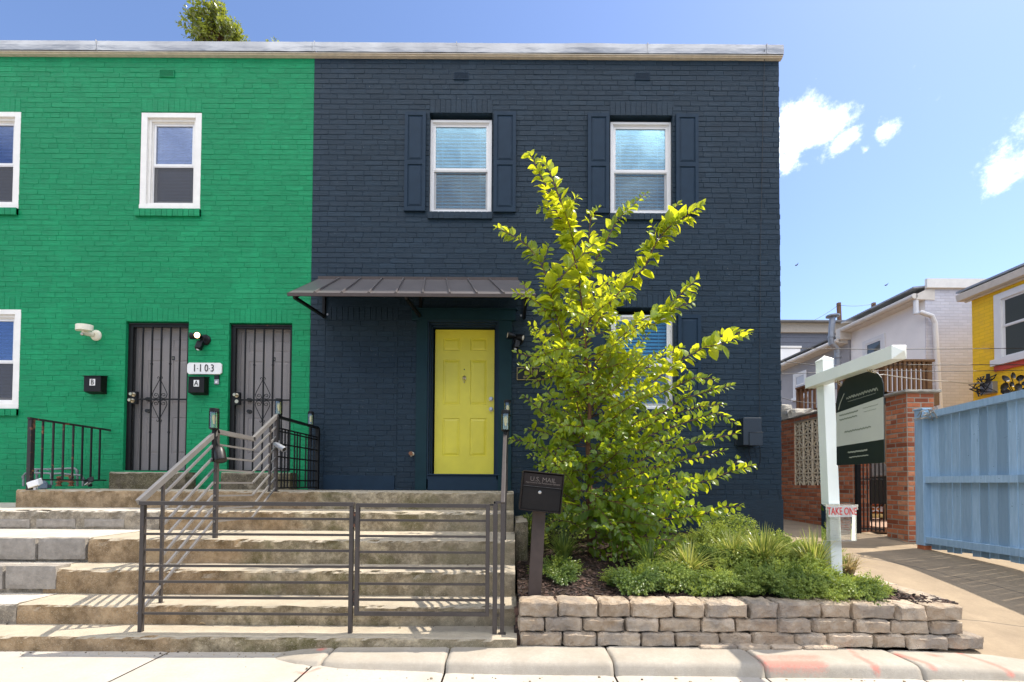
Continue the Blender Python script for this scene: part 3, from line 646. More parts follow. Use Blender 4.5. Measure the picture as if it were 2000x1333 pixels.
# the bodies behind the fronts (party walls, rear, roof)
def body(par, x0, x1, mat, zr):
    m = MB(); Y0, Y1 = YF + .30, YF + 9
    m.box(x0 + .02, x0 + .05, YF + .012, Y1, -.3, zr); m.box(x1 - .05, x1 - .006, YF + .012, Y1, -.3, zr); m.box(x0 + .05, x1 - .05, Y1 - .1, Y1, -.3, zr)
    m.build('side_wall', mat, par)
    m = MB(); m.box(x0 + .06, x1 - .06, YF + .02, Y1, zr - .05, zr + .06); m.build('roof', M['roof'], par)
    m = MB(); m.box(x0 + .07, x1 - .07, YF + .42, YF + .46, -.3, zr - .1); m.build('interior', M['room'], par)
body(gh, XLF, XB, M['green_flat'], ZT); body(nh, XB, XR, M['navy_brick'], ZT)
# side of the navy house facing the alley: a few real courses near the corner
def coping(par, x0, x1, joints, endcap=False):
    zt = fx(1000, 95).z + .012; zb = ZT + .03; m = MB(); n = int((x1 - x0) / .08)
    P = []
    for i in range(n + 1):
        x = lerp(x0, x1, i / n); w = .007 * nz(x, 2, 0, .9) + .004 * nz(x, 7, 0, 5); dent = .010 * max(0, nz(x, 4, 0, 2.1)) if 0 < x < 2.2 else 0
        P.append([(x, YF - .075 + w, zb), (x, YF - .078 + w * 1.6 - dent, lerp(zb, zt, .5)), (x, YF - .07 + w - dent, zt - .006 + w * .3), (x, YF - .055, zt + w * .3), (x, YF + .35, zt - .03)])
    for r in P: m.v += [Vector(p) for p in r]
    for i in range(n):
        for j in range(4): q = i * 5 + j; m.f.append((q, q + 5, q + 6, q + 1)); m.t.append(.5)
    m.add(P[-1] + [(P[-1][0][0], YF + .35, zb)], [(0, 5, 4, 3, 2, 1)])
    for jx in joints: m.box(jx - .006, jx + .006, YF - .083, YF - .05, zb - .001, zt + .001)
    c = m.build('coping', M['coping'], par)
    t = MB(); t.box(x0, x1, YF - .045, YF + .01, ZT + .002, ZT + .014); t.box(x0, x1, YF - .066, YF + .01, ZT + .014, ZT + .027); t.build('trim_strip', M['cream_trim'], c)
coping(gh, XLF, XB - .002, [fx(197, 100).x]); coping(nh, XB + .002, XR + .03, [XB + .03, fx(893, 100).x, fx(1262, 100).x, fx(1492, 100).x])
# vents
def vent(par, px, py, mat):
    c = fx(px, py); w, h = .105, .052; m = MB()
    for (a, b, cc, d) in ((-w, w, h - .008, h), (-w, w, -h, -h + .008), (-w, -w + .008, -h + .008, h - .008), (w - .008, w, -h + .008, h - .008)): m.box(c.x + a, c.x + b, YF - .016, YF, c.z + cc, c.z + d)
    for i in range(-12, 13):
        for s in (1, -1):
            x = i * .017
            p0, p1 = (x - h * .9 * s, -h * .9), (x + h * .9 * s, h * .9)
            pts = []
            for (px_, pz_) in (p0, p1): pts.append((px_, pz_))
            t0, t1 = 0, 1; dx = p1[0] - p0[0]
            lim = w - .008
            if abs(dx) > 1e-6:
                ta = (-lim - p0[0]) / dx; tb = (lim - p0[0]) / dx; t0 = max(0, min(ta, tb)); t1 = min(1, max(ta, tb))
            if t1 - t0 < .05: continue
            q0 = (lerp(p0[0], p1[0], t0), lerp(p0[1], p1[1], t0)); q1 = (lerp(p0[0], p1[0], t1), lerp(p0[1], p1[1], t1))
            m.bar((c.x + q0[0], YF - .013 - .001 * s, c.z + q0[1]), (c.x + q1[0], YF - .013 - .001 * s, c.z + q1[1]), .0045, .003, (0, 1, 0))
    o = m.build('vent_grille', mat, par); b = MB(); b.box(c.x - w + .008, c.x + w - .008, YF - .0095, YF - .008, c.z - h + .008, c.z + h - .008); b.build('vent_back', M['room'], o)
vent(gh, 327, 145, M['green_brick']); vent(nh, 901, 150, M['navy_flat']); vent(nh, 1255, 151, M['navy_flat']); vent(nh, 1262, 952, M['navy_flat'])

# ---------------------------------------------------------------- windows
def ring(m, x0, x1, z0, z1, w, ya, yb, wb=None, wt=None):
    wb = wb or w; wt = wt or w
    m.box(x0, x0 + w, ya, yb, z0, z1); m.box(x1 - w, x1, ya, yb, z0, z1); m.box(x0 + w, x1 - w, ya, yb, z1 - wt, z1); m.box(x0 + w, x1 - w, ya, yb, z0, z0 + wb)
def window(par, px0, py0, px1, py1, Y, glass_m, blind_m, casing=0, lower_blind=1.0, sill=None, sillmat=None, upper_open=0, slat=.05, Q=None):
    a = at(px0, py1, Y); b = at(px1, py0, Y); x0, x1, z0, z1 = a.x, b.x, a.z, b.z; m = MB()
    if casing:
        ring(m, x0, x1, z0, z1, casing, Y, Y + .12, casing * .95, casing * .8)
        m.box(x0 - .004, x1 + .004, Y - .006, Y + .05, z0 - .002, z0 + casing * .8); x0 += casing; x1 -= casing; z0 += casing * .95; z1 -= casing * .8
    Yf = Y + (.03 if casing else 0)
    ring(m, x0, x1, z0, z1, .038, Yf, Yf + .09, .03, .035); ring(m, x0 + .038, x1 - .038, z0 + .03, z1 - .035, .014, Yf + .02, Yf + .085)
    win = m.build('window', M['white_casing'] if casing else M['white_vinyl'], par, bevel=.003)
    X0, X1, Z0, Z1 = x0 + .052, x1 - .052, z0 + .044, z1 - .049; zm = lerp(Z0, Z1, .475)
    m = MB(); ring(m, X0, X1, zm - .012, Z1, .03, Yf + .03, Yf + .055, .035, .028); m.build('upper_sash', M['white_vinyl'], win, bevel=.002)
    m = MB(); ring(m, X0, X1, Z0, zm + .012, .034, Yf + .058, Yf + .082, .045, .03); m.build('lower_sash', M['white_vinyl'], win, bevel=.002)
    m = MB(); m.box(X0 + .028, X1 - .028, Yf + .042, Yf + .045, zm + .02, Z1 - .026); m.box(X0 + .03, X1 - .03, Yf + .069, Yf + .072, Z0 + .04, zm - .016); m.build('pane', glass_m, win)
    m = MB(); ring(m, X0 - .003, X1 + .003, Z0 - .004, zm - .012, .012, Yf + .034, Yf + .044); m.build('screen_frame', M['white_vinyl'], win)
    m = MB(); m.poly([(X0 + .008, Yf + .039, Z0 + .006), (X1 - .008, Yf + .039, Z0 + .006), (X1 - .008, Yf + .039, zm - .022), (X0 + .008, Yf + .039, zm - .022)]); m.build('screen', M['dark_screen'] if casing else M['screen'], win)
    m = MB(); z = Z1 - .03; Yb = Yf + .13; rnd = random.Random(int(px0) + int(py0)); zend = lerp(zm, Z0, lower_blind)
    m.box(X0 + .0, X1 - .0, Yb - .02, Yb + .02, Z1 - .03, Z1 + .02)
    while z > zend:
        t = .020; dz = .019 + rnd.uniform(-.002, .002); m.poly([(X0, Yb - t * .6, z - dz), (X1, Yb - t * .6, z - dz), (X1, Yb + t * .6, z + dz), (X0, Yb + t * .6, z + dz)])
        z -= slat
    for u in (.15, .5, .85): x = lerp(X0, X1, u); m.box(x - .002, x + .002, Yb - .016, Yb - .014, zend, Z1)
    m.build('blind', blind_m, win)
    if sill:
        sx0, sx1 = at(sill[0], sill[2], YF).x, at(sill[1], sill[2], YF).x; zt = at(sill[0], sill[2], YF).z; zb = at(sill[0], sill[3], YF).z; n = max(3, round((sx1 - sx0) / .078)); m = MB()
        for i in range(n):
            p, q = lerp(sx0, sx1, i / n) + .003, lerp(sx0, sx1, (i + 1) / n) - .003; j = rnd.uniform(-.003, .003)
            m.box(p, q, YF - .035 + j, YF + .02, zb + .006 + j, zt + j * .5, rnd.random())
        m.box(sx0 + .003, sx1 - .003, YF - .028, YF + .1, zb + .010, zt - .004); m.build('sill', sillmat, win)
    return win
window(gh, 272, 221, 394, 409, YF - .006, M['glass'], M['grey_blind'], .085, 1, (266, 393, 410, 425), M['green_brick'])
window(gh, -77, 219, 41, 407, YF - .006, M['glass'], M['grey_blind'], .085, 1, (-84, 37, 408, 422), M['green_brick'])
window(gh, -80, 605, 41, 798, YF - .006, M['glass'], M['grey_blind'], .085, 1, (-84, 37, 799, 813), M['green_brick'])
window(nh, 838, 235, 961, 415, YF + .06, M['sky_tint_glass'], M['blind'], 0, 1, (836, 962, 416, 430), M['navy_brick'])
window(nh, 1192, 239, 1312, 417, YF + .06, M['sky_tint_glass'], M['blind'], 0, 1, (1190, 1314, 419, 432), M['navy_brick'])
window(nh, 1193, 616, 1315, 799, YF + .06, M['sky_tint_glass'], M['blind'], 0, 1, (1190, 1318, 800, 814), M['navy_brick'])
def raised_panel(m, x0, x1, z0, z1, y, inset=.02, h=.008, tone=.5):
    """panel sunk by a groove with a raised bevelled field; y is the face plane, towards -y is out"""
    def fr(a, b, c, d, ya, e, yb):
        o = [(a, ya, c), (b, ya, c), (b, ya, d), (a, ya, d)]; i = [(a + e, yb, c + e), (b - e, yb, c + e), (b - e, yb, d - e), (a + e, yb, d - e)]
        m.add(o + i, [(k, (k + 1) % 4, 4 + (k + 1) % 4, 4 + k) for k in range(4)])
        return i
    i1 = fr(x0, x1, z0, z1, y, .006, y + h); e = .006
    i2 = fr(x0 + e, x1 - e, z0 + e, z1 - e, y + h, .006, y + h); e2 = .012
    i3 = fr(x0 + e2, x1 - e2, z0 + e2, z1 - e2, y + h, inset, y + .001); m.poly(i3)
def panelled(m, x0, x1, z0, z1, y, th, panels, inset=.02, h=.008):
    """slab x0..x1,z0..z1 front face at y with panel rectangles cut in"""
    us = sorted(set([x0, x1] + [p[0] for p in panels] + [p[1] for p in panels])); zs = sorted(set([z0, z1] + [p[2] for p in panels] + [p[3] for p in panels]))
    for a, b in zip(us, us[1:]):
        for c, d in zip(zs, zs[1:]):
            if any(p[0] <= a and b <= p[1] and p[2] <= c and d <= p[3] for p in panels): continue
            m.poly([(a, y, c), (b, y, c), (b, y, d), (a, y, d)])
    m.add([(x0, y, z0), (x1, y, z0), (x1, y, z1), (x0, y, z1), (x0, y + th, z0), (x1, y + th, z0), (x1, y + th, z1), (x0, y + th, z1)], [(0, 4, 5, 1), (1, 5, 6, 2), (2, 6, 7, 3), (3, 7, 4, 0), (4, 7, 6, 5)])
    for p in panels: raised_panel(m, *p, y, inset, h)
def shutter(px0, px1, py0, py1):
    a = fx(px0, py1); b = fx(px1, py0); m = MB(); w = .045; zm = lerp(a.z, b.z, .49); y = YF - .042
    panelled(m, a.x, b.x, a.z, b.z, y, .035, [(a.x + w, b.x - w, a.z + .06, zm - .03), (a.x + w, b.x - w, zm + .03, b.z - .05)], .022, .012)
    s = m.build('shutter', M['navy_flat'], nh); m = MB()
    for z in (a.z + .025, zm, b.z - .025): m.cyl(((a.x + b.x) / 2, y - .003, z), .006, .004, (0, 1, 0), 8)
    m.build('screw', M['navy_flat'], s)
for q in ((790, 833, 223, 415), (964, 1008, 223, 417), (1147, 1189, 226, 419), (1319, 1362, 227, 420), (1147, 1189, 615, 810), (1323, 1367, 617, 812)): shutter(*q)

# ---------------------------------------------------------------- doors
def knob(m, c, r=.028, l=.055):
    m.lathe(c, [(r * 1.15, 0), (r * 1.15, .006), (r * .4, .01), (r * .4, l * .45), (r * .8, l * .6), (r, l * .8), (r * .8, l), (0, l * 1.02)], (0, -1, 0), 16)
def six_panel(m, x0, x1, z0, z1, y, th=.04):
    w = x1 - x0; h = z1 - z0; cols = [(x0 + w * .135, x0 + w * .42), (x0 + w * .595, x0 + w * .875)]
    rows = [(z0 + h * .125, z0 + h * .385), (z0 + h * .48, z0 + h * .79), (z0 + h * .855, z0 + h * .94)]
    panelled(m, x0, x1, z0, z1, y, th, [(a, b, c, d) for (a, b) in cols for (c, d) in rows], .028, .009)
YD = YF + .12
a = at(848, 926, YD); b = at(966, 645, YD)
m = MB(); six_panel(m, a.x, b.x, a.z, b.z, YD); door = m.build('yellow_door', M['yellow_door'], nh); door['label'] = 'yellow green six panel door'
m = MB()
for (px, py) in ((959, 780), (959, 800)): knob(m, at(px, py, YD))
m.build('knob', M['nickel'], door)
kc = at(907, 740, YD); m = MB()
m.lathe(kc + V(0, 0, .012), [(.026, 0), (.028, .004), (.02, .012), (0, .02)], (0, -1, 0), 14); m.tube([kc + V(-.016, -.012, .01), kc + V(-.022, -.016, -.02), kc + V(0, -.02, -.052), kc + V(.022, -.016, -.02), kc + V(.016, -.012, .01)], .004, 6)
m.cyl(kc + V(0, -.016, -.052), .008, .01, (0, 0, -1), 8); m.cyl(kc + V(0, -.004, .042), .006, .01, (0, 0, 1), 8, .002)
m.build('knocker', M['brass'], door)
m = MB(); m.cyl(at(907, 722, YD), .009, .006, (0, -1, 0), 12); m.build('peephole', M['dark_metal'], door)
# frame: flat teal casing outside, stepped dark jambs inside
c0 = fx(815, 628); c1 = fx(998, 957); hz0 = fx(900, 628).z; hz1 = fx(900, 608).z; m = MB(); Yc = YF - .045
m.box(c0.x, c0.x + .155, Yc, YF + .02, 1.077, hz0); m.box(fx(974, 700).x, c1.x, Yc, YF + .02, 1.077, hz0)
m.box(fx(806, 620).x, fx(1007, 620).x, Yc - .012, YF + .02, hz0, hz1); m.box(fx(803, 620).x, fx(1010, 620).x, Yc - .03, YF + .02, hz1, hz1 + .018)
m.build('door_casing', M['teal_trim'], nh, bevel=.003)
m = MB(); L0 = c0.x + .155; R0 = fx(974, 700).x
for (i, (w, y0, y1)) in enumerate(((.02, YF - .03, YF + .02), (.04, YF + .021, YF + .07), (.058, YF + .071, YF + .2))):
    m.box(L0, L0 + w, y0, y1, 1.23, hz0); m.box(R0 - w, R0, y0, y1, 1.23, hz0); m.box(L0 + w, R0 - w, y0, y1, hz0 - w * 1.0, hz0)
m.build('door_jamb', M['navy_flat'], nh)
m = MB(); m.box(fx(836, 950).x, fx(976, 950).x, YF - .03, YF + .12, 1.078, fx(900, 929).z); m.box(fx(836, 950).x, fx(976, 950).x, YF - .05, YF + .1, fx(900, 929).z + .001, fx(900, 929).z + .02); m.build('threshold', M['navy_flat'], nh, bevel=.003)
m = MB(); m.box(a.x, b.x, YF + .05, YD, a.z - .016, a.z - .003); m.build('door_sweep', M['nickel'], door)

def grey_door(px0, px1, py0, py1, letter, knobs):
    YG = YF + .17; a = fx(px0, py1); b = fx(px1, py0); x0, x1, z0, z1 = a.x + .02, b.x - .004, a.z, b.z
    m = MB(); six_panel(m, x0 + .05, x1 - .02, z0 + .02, z1 - .06, YG)
    m.box(x0, x0 + .05, YG - .02, YG + .04, z0, z1); m.box(x0 + .05, x1, YG - .02, YG + .04, z1 - .06, z1); m.box(x1 - .02, x1, YG - .02, YG + .04, z0, z1 - .06)
    d = m.build('grey_door', M['grey_door'], gh)
    m = MB(); knob(m, V(x0 + .19, YG, lerp(z0, z1, .50)), .028); knob(m, V(x0 + .19, YG, lerp(z0, z1, .42)), .028); m.build('knob', M['dark_metal'], d)
    pc = V(lerp(x0, x1, .61), YG, lerp(z0, z1, .785)); m = MB(); m.box(pc.x - .02, pc.x + .02, YG - .004, YG, pc.z - .028, pc.z + .028); p = m.build('letter_plate', M['dark_metal'], d)
    m = MB(); m.text(letter, pc + V(0, -.006, 0), .045, depth=.002); m.build('plate_letter', M['brass'], d)
    # security door: frame, bars, lock plate and scrolls, hung in front
    ys = YF + .055; m = MB(); fw = .042
    ring(m, x0, x1, z0 + .004, z1 - .012, fw, ys - .015, ys + .015, .03, .035); m.box(x0 - .018, x0, ys - .02, ys + .02, z0, z1 - .01)
    sd_ = m.build('security_door', M['iron'], gh)
    W_ = x1 - x0 - 2 * fw; m = MB()
    zc = lerp(z0, z1, .492)
    for i in range(5):
        x = x0 + fw + W_ * (i + 1) / 6 * 1.02; m.box(x - .008, x + .008, ys - .008, ys + .008, z0 + .03, z1 - .045)
        if i in (1, 3):
            for zz in (lerp(z0, z1, .73), lerp(z0, z1, .27)): m.obox((x, ys, zz), (.011, 0, 0), (0, .011, 0), (0, 0, .012))
    m.box(x0 + fw + .07, x1 - fw, ys - .0085, ys + .0085, zc - .01, zc + .01); m.build('bar', M['iron'], sd_)
    m = MB(); m.box(x0 + fw, x0 + fw + .075, ys - .02, ys + .02, zc - .07, zc + .105); m.build('lock_plate', M['iron'], sd_)
    m = MB()
    for k, zz in enumerate((zc + .06, zc - .025)):
        if knobs[k]: knob(m, V(x0 + fw + (.035 if k == 0 else .02), ys - .02, zz), .026, .06)
        else: m.cyl(V(x0 + fw + .035, ys - .02, zz), .026, .004, (0, -1, 0), 14)
    m.build('brass_knob', M['brass'], sd_)
    m = MB(); cx = x0 + fw + W_ * 3 / 6 * 1.02
    for sg in (1, -1):
        for sx in (1, -1):
            yy = ys - .010
            pts = [(0, .29), (.02, .25), (.05, .19), (.09, .11), (.105, .07), (.09, .025), (.05, .01), (.01, .03)]
            sc_ = 1.0
            m.tube([(cx + sx * p[0], yy, zc + sg * p[1]) for p in pts], .005, 6)
            sp = [(.008, .02), (.03, .075), (.06, .083), (.075, .065), (.068, .045), (.05, .045), (.045, .058)]
            m.tube([(cx + sx * p[0], yy, zc + sg * p[1]) for p in sp], .0045, 6)
            tp = [(.004, .27), (.008, .31), (.025, .32), (.035, .305), (.03, .29)]
            m.tube([(cx + sx * p[0], yy, zc + sg * p[1]) for p in tp], .0045, 6)
    m.build('scrollwork', M['iron'], sd_)
    m = MB(); m.box(x0, x1, ys - .03, ys + .03, z1 - .012, z1 - .001); m.build('drip_cap', M['rusty'], sd_)
    m = MB(); m.poly([(x0 + fw, ys + .012, z0 + .03), (x1 - fw, ys + .012, z0 + .03), (x1 - fw, ys + .012, z1 - .045), (x0 + fw, ys + .012, z1 - .045)]); m.build('mesh_screen', M['door_screen'], sd_)
t = MT('door_screen', .8); n = t.n.new('ShaderNodeBsdfTransparent'); mx = t.n.new('ShaderNodeMixShader'); mx.inputs[0].default_value = .16
t.col((.12, .12, .12)); t.l.new(n.outputs[0], mx.inputs[1]); t.l.new(t.b.outputs[0], mx.inputs[2]); t.l.new(mx.outputs[0], t.n['Material Output'].inputs[0]); M['door_screen'] = t.m
grey_door(240, 369, 631, 923, 'B', (1, 1)); grey_door(443, 571, 634, 923, 'A', (1, 0))
# ---------------------------------------------------------------- awning
AY = 5.30
aw = thing('awning', 'dark bronze standing seam metal awning over the landing and yellow door', 'awning', (-1.4, YF, 3.4))
fl = at(562, 571, AY); fr_ = at(1046, 577, AY); bl = at(625, 547, YF); br_ = at(1012, 547, YF); zf, zb = (fl.z + fr_.z) / 2, (bl.z + br_.z) / 2
fl, fr_, bl, br_ = V(fl.x, AY, zf), V(fr_.x, AY, zf), V(bl.x - .02, YF - .01, zb), V(br_.x, YF - .01, zb)
RL = V(lerp(fl.x, fr_.x, .893), AY, zf)
m = MB(); th = V(0, 0, -.012); m.prism([fl, fr_, br_, bl], th); m.build('roof_panel', M['awning'], aw)
m = MB(); nrm = (fr_ - fl).cross(bl - fl).normalized()
if nrm.z < 0: nrm = -nrm
for i in range(1, 9):
    u = i / 9.03 * 1.0; p = fl.lerp(fr_, u * .985); q = V(lerp(bl.x, br_.x, min(1, (p.x - fl.x) / (fr_.x - fl.x) * .98)), YF - .012, zb)
    m.bar(p + nrm * .012, q + nrm * .012, .016, .022, nrm); m.bar(p + V(0, -.003, .0), p + V(0, .03, .012), .03, .03)
m.build('seam', M['awning'], aw)
m = MB(); m.bar(fl + V(0, -.006, -.02), fr_ + V(0, -.006, -.02), .012, .04); m.bar(fl + V(-.002, 0, -.02), bl + V(-.002, 0, -.02), .01, .035); m.bar(fr_ + V(.002, 0, -.02), br_ + V(.002, 0, -.02), .01, .035)
m.bar(bl + V(0, 0, .01), br_ + V(0, 0, .01), .02, .05); m.build('edge_trim', M['brown_post'], aw)
for bx, kk in ((at(634, 600, YF).x, 0), (at(822, 600, YF).x, 1), (at(1024, 600, YF).x, 2)):
    m = MB(); zlow = at(634, 622, YF).z; fx_ = bx if kk else bx - .0
    m.bar((bx, YF - .02, zlow), (bx, YF - .02, zb - .03), .035, .035, (0, 1, 0)); m.bar((bx, YF - .03, zlow + .02), (bx - (.0), AY + .05, zf - .035), .035, .035); m.bar((bx, YF - .02, zb - .045), (bx, AY + .03, zf - .04), .03, .03)
    m.box(bx - .07, bx - .02, YF - .03, YF, zlow - .01, zlow + .06) if kk == 1 else None
    m.box(bx + .02, bx + .07, YF - .03, YF, zlow - .01, zlow + .06) if kk == 1 else None
    br = m.build('bracket', M['iron'], aw)
    if kk != 1: m = MB(); m.cyl((bx + .045 * (1 if kk == 0 else -1), YF - .008, zlow + .05), .014, .006, (0, -1, 0), 12); m.build('bolt', M['galv'], br)
# ---------------------------------------------------------------- handrails, fence, gate
HX = -2.675; HXR = -.065
HP = [(3.20, 1.035), (4.02, 1.632), (4.585, 1.622), (5.03, 1.928)]
def handrail(X, label, side):
    t = thing('handrail', label, 'handrail', (X, 3.2, .1)); mt = M['sunlit_rail'] if side < 0 else M['rail']
    P = [V(X, y, z) for y, z in HP]; m = MB(); m.path(P, .042, .03, (1, 0, 0)); m.build('top_rail', mt, t, bevel=.002)
    for (y, z0, z1, w) in (((3.20, .10, 1.03, .03),) if side > 0 else ()) + ((3.41, .25, 1.16, .02), (4.02, .66, 1.62, .032), (5.03, 1.07, 1.92, .034), (4.90, 1.07, 1.8, .02)):
        pm_ = M['rail']; m = MB(); m.box(X - w / 2, X + w / 2, y - w / 2, y + w / 2, z0, z1); m.box(X - w * .9, X + w * .9, y - w * .9, y + w * .9, z0, z0 + .006); m.build('post', pm_, t, bevel=.002)
    for k in range(1, 8):
        d = .116 * k; y0, z0 = HP[0]; y1, z1 = HP[1]; s = (z1 - z0) / (y1 - y0); ys = 3.41 if k < 7 else 3.21
        pts = [V(X, ys, z1 - d - (y1 - ys) * s), V(X, y1 - .04, z1 - d), V(X, HP[2][0] - .0, HP[2][1] - d * (.98 if k < 5 else 1)), V(X, HP[3][0], HP[3][1] - d)]
        if pts[0].z < .27: f = (.27 - pts[0].z) / s; pts[0] = V(X, ys + f, .27)
        if k == 7: pts[0] = V(X, 3.21, .23)
        m = MB(); m.path(pts, .016, .016, (1, 0, 0)); m.build('rail', mt, t)
    return t
handrail(HX, 'bent sunlit brown grey handrail of parallel bars left of the yellow door steps', -1)
handrail(HXR, 'handrail seen end on at the right edge of the steps beside the planter', 1)
FYs = 3.2
def pz(py, px=690): return at(px, py, FYs).z
fence = thing('front_fence', 'fixed brown metal fence panel of horizontal rails on the lowest step, left of the gate', 'fence', (HX + .8, FYs, .1))
xa = at(278, 1100, FYs).x; xb = at(686, 1100, FYs).x; ztop = pz(982, 480)
m = MB(); m.box(xa - .02, xb + .016, FYs - .02, FYs + .02, ztop - .022, ztop + .006); m.build('top_rail', M['rail'], fence, bevel=.002)
for py in (1013, 1044, 1075, 1106, 1137, 1168, 1199):
    z = pz(py, 480); m = MB(); m.box(xa + .02, xb - .016, FYs - .008, FYs + .008, z - .009, z + .007); m.build('rail', M['rail'], fence)
for x in (xa, xb):
    m = MB(); w = .014 if x == xa else .014; m.box(x - w, x + w, FYs - w, FYs + w, .1, ztop - .0225); m.build('post', M['rail'], fence, bevel=.002)
gate = thing('gate', 'brown metal gate of horizontal rails closing the right half of the steps', 'gate', (at(695, 1200, FYs).x, FYs, .2))
x0, x1 = at(694, 1100, FYs).x, at(956, 1100, FYs).x; zt, zb_ = pz(984, 820), pz(1203, 820); m = MB(); ring(m, x0, x1, zb_, zt, .028, FYs - .014, FYs + .014); m.build('frame', M['rail'], gate, bevel=.002)
for py in (1017, 1048, 1079, 1110, 1141, 1172):
    z = pz(py, 820); m = MB(); m.box(x0 + .028, x1 - .028, FYs - .008, FYs + .008, z - .008, z + .008); m.build('rail', M['rail'], gate)
for py in (1015, 1168):
    z = pz(py, 690); m = MB(); m.cyl((x0 - .011, FYs, z - .055), .012, .11, (0, 0, 1), 10); m.build('hinge', M['rusty'], gate)
m = MB(); z = pz(986, 960); m.box(x1, x1 + .05, FYs - .008, FYs + .008, z - .008, z + .004); m.box(x1 + .028, x1 + .04, FYs - .012, FYs + .012, z - .02, z + .02); m.build('latch', M['rusty'], gate)
gp = thing('gate_post', 'slim latch post tied to the handrail post at the right end of the gate', 'post', (at(967, 1235, FYs).x, FYs, .1))
x = at(967, 1100, FYs).x; m = MB(); m.box(x - .016, x + .016, FYs - .016, FYs + .016, .1, pz(984, 967)); m.build('post', M['rail'], gp, bevel=.002)
m = MB(); m.box(x + .016, HXR - .022, FYs - .01, FYs + .01, pz(1204, 975), pz(1200, 975)); m.box(x - .01, HXR - .0, FYs - .012, FYs + .012, pz(984, 967) + .001, pz(979, 975)); m.build('tie_bar', M['rail'], gp)
# small iron railing at the left end of the landing
lr = thing('landing_railing', 'short rusty iron railing with upright balusters at the left end of the landing', 'railing', (-5.62, 5.2, 1.07))
X = -5.62; zt = 1.905; m = MB(); m.bar((X, 5.15, zt), (X, 6.19, zt - .015), .035, .022); m.build('top_rail', M['rusty'], lr)
m = MB(); m.bar((X, 5.2, 1.19), (X, 6.15, 1.19), .022, .018); m.build('bottom_rail', M['rusty'], lr)
m = MB(); m.box(X - .022, X + .022, 5.16, 5.205, 1.07, zt - .012); m.build('post', M['rusty'], lr)
for i in range(7):
    y = 5.31 + i * .123; m = MB(); m.box(X - .008, X + .008, y - .008, y + .008, 1.20, zt - .014); m.build('baluster', M['iron'] if i > 3 else M['rusty'], lr)
# lattice railing dividing the two landings
lt = thing('lattice_railing', 'black metal lattice railing running from the handrail to the wall between the houses', 'railing', (HX, 5.6, 1.07))
X = HX - .01; m = MB(); m.bar((X, 5.055, 1.925), (X, 6.13, 1.93), .04, .03); m.build('top_rail', M['iron'], lt)
m = MB(); m.box(X - .022, X + .022, 6.1, 6.145, 1.07, 1.93); m.build('post', M['iron'], lt)
for k, z in enumerate((1.80, 1.765, 1.62, 1.47, 1.335, 1.20, 1.11)):
    m = MB(); m.bar((X, 5.06, z), (X, 6.1, z), .014, .016); m.build('rail', M['iron'], lt)
for y in (5.17, 5.24, 5.31, 5.47, 5.54, 5.61, 5.77, 5.84, 5.91, 6.0):
    m = MB(); m.bar((X + .002, y, 1.115), (X + .002, y, 1.795), .013, .014); m.build('baluster', M['iron'], lt)

# ---------------------------------------------------------------- lanterns on the posts
def lantern(loc, label):
    t = thing('post_lantern', label, 'lantern', loc, 'glass lanterns on the railing posts'); o = Vector(loc); r = .038
    m = MB(); m.cyl(o + V(0, 0, -.30), .016, .29, n=12); m.lathe(o + V(0, 0, -.012), [(.0, 0), (.03, 0), (r, .008), (r, .014), (0, .0145)], n=20); m.build('base', M['iron'], t)
    m = MB(); m.tube([o + V(0, 0, .003), o + V(0, 0, .15)], r - .003, 20, caps=False); m.build('glass', M['lamp_glass'], t, smooth=True)
    m = MB(); m.lathe(o + V(0, 0, .145), [(r, 0), (r + .001, .004), (r, .03), (r - .004, .034), (0, .035)], n=20); m.build('cap', M['iron'], t)
    m = MB(); m.lathe(o + V(0, 0, .04), [(.008, 0), (.01, .02), (.016, .04), (.016, .065), (.008, .08), (0, .083)], n=12); m.build('bulb', M['bulb'], t, smooth=True)
    m = MB()
    for k in range(4): a_ = math.pi / 4 + k * math.pi / 2; p = o + V(math.cos(a_) * r, math.sin(a_) * r, 0); m.bar(p, p + V(0, 0, .148), .004, .004)
    m.build('cage_rod', M['iron'], t); return t
l0 = lantern((HX + .005, 4.02 - .05, 1.655), 'clear glass lantern at the bend of the sunlit handrail, largest of those on the left')
b = HX + .03
dup(l0, (at(539, 800, 5.02).x, 5.08, 1.955), 'clear glass lantern where the lattice railing meets the sunlit handrail')
dup(l0, (at(607, 818, 6.05).x, 6.05, 1.965), 'small glass lantern against the wall between the green and navy houses')
dup(l0, (HXR + .005, 4.02 - .05, 1.655), 'nearer and lower glass lantern of the pair right of the yellow door')
dup(l0, (HXR + .01, 5.08, 1.955), 'farther and higher glass lantern of the pair right of the yellow door')
def spot(loc, d, label, mat, L_=.14, r=.036, cat='spotlight'):
    t = thing('spotlight', label, cat, loc); o = Vector(loc); d = Vector(d).normalized()
    m = MB(); m.lathe(o, [(0, 0), (r * .6, .004), (r * .9, .03), (r, .07), (r * 1.05, L_ * .9), (r * .98, L_), (r * .8, L_ - .008), (0, L_ - .01)], d, 20); m.build('housing', mat, t, smooth=True)
    m = MB(); m.cyl(o + d * (L_ - .0095), r * .75, .003, d, 16); m.build('lens', M['dark_metal'], t)
    m = MB(); m.tube([o + d * .02, o + d * .0 + V(-.02, 0, .05), o + V(-.06, 0, .06)], .008, 8); m.build('arm', M['iron'], t)
sp = at(427, 872, 4.0); spot(sp, (.35, -.25, -1), 'dark egg-shaped spotlight hanging below the lantern at the handrail bend', M['dark_metal'], .15, .045)
sp = at(536, 866, 4.98); spot(sp, (1, -.35, -.55), 'grey and black cylindrical spotlight fixed to the post by the lattice railing', M['galv'], .17, .03)
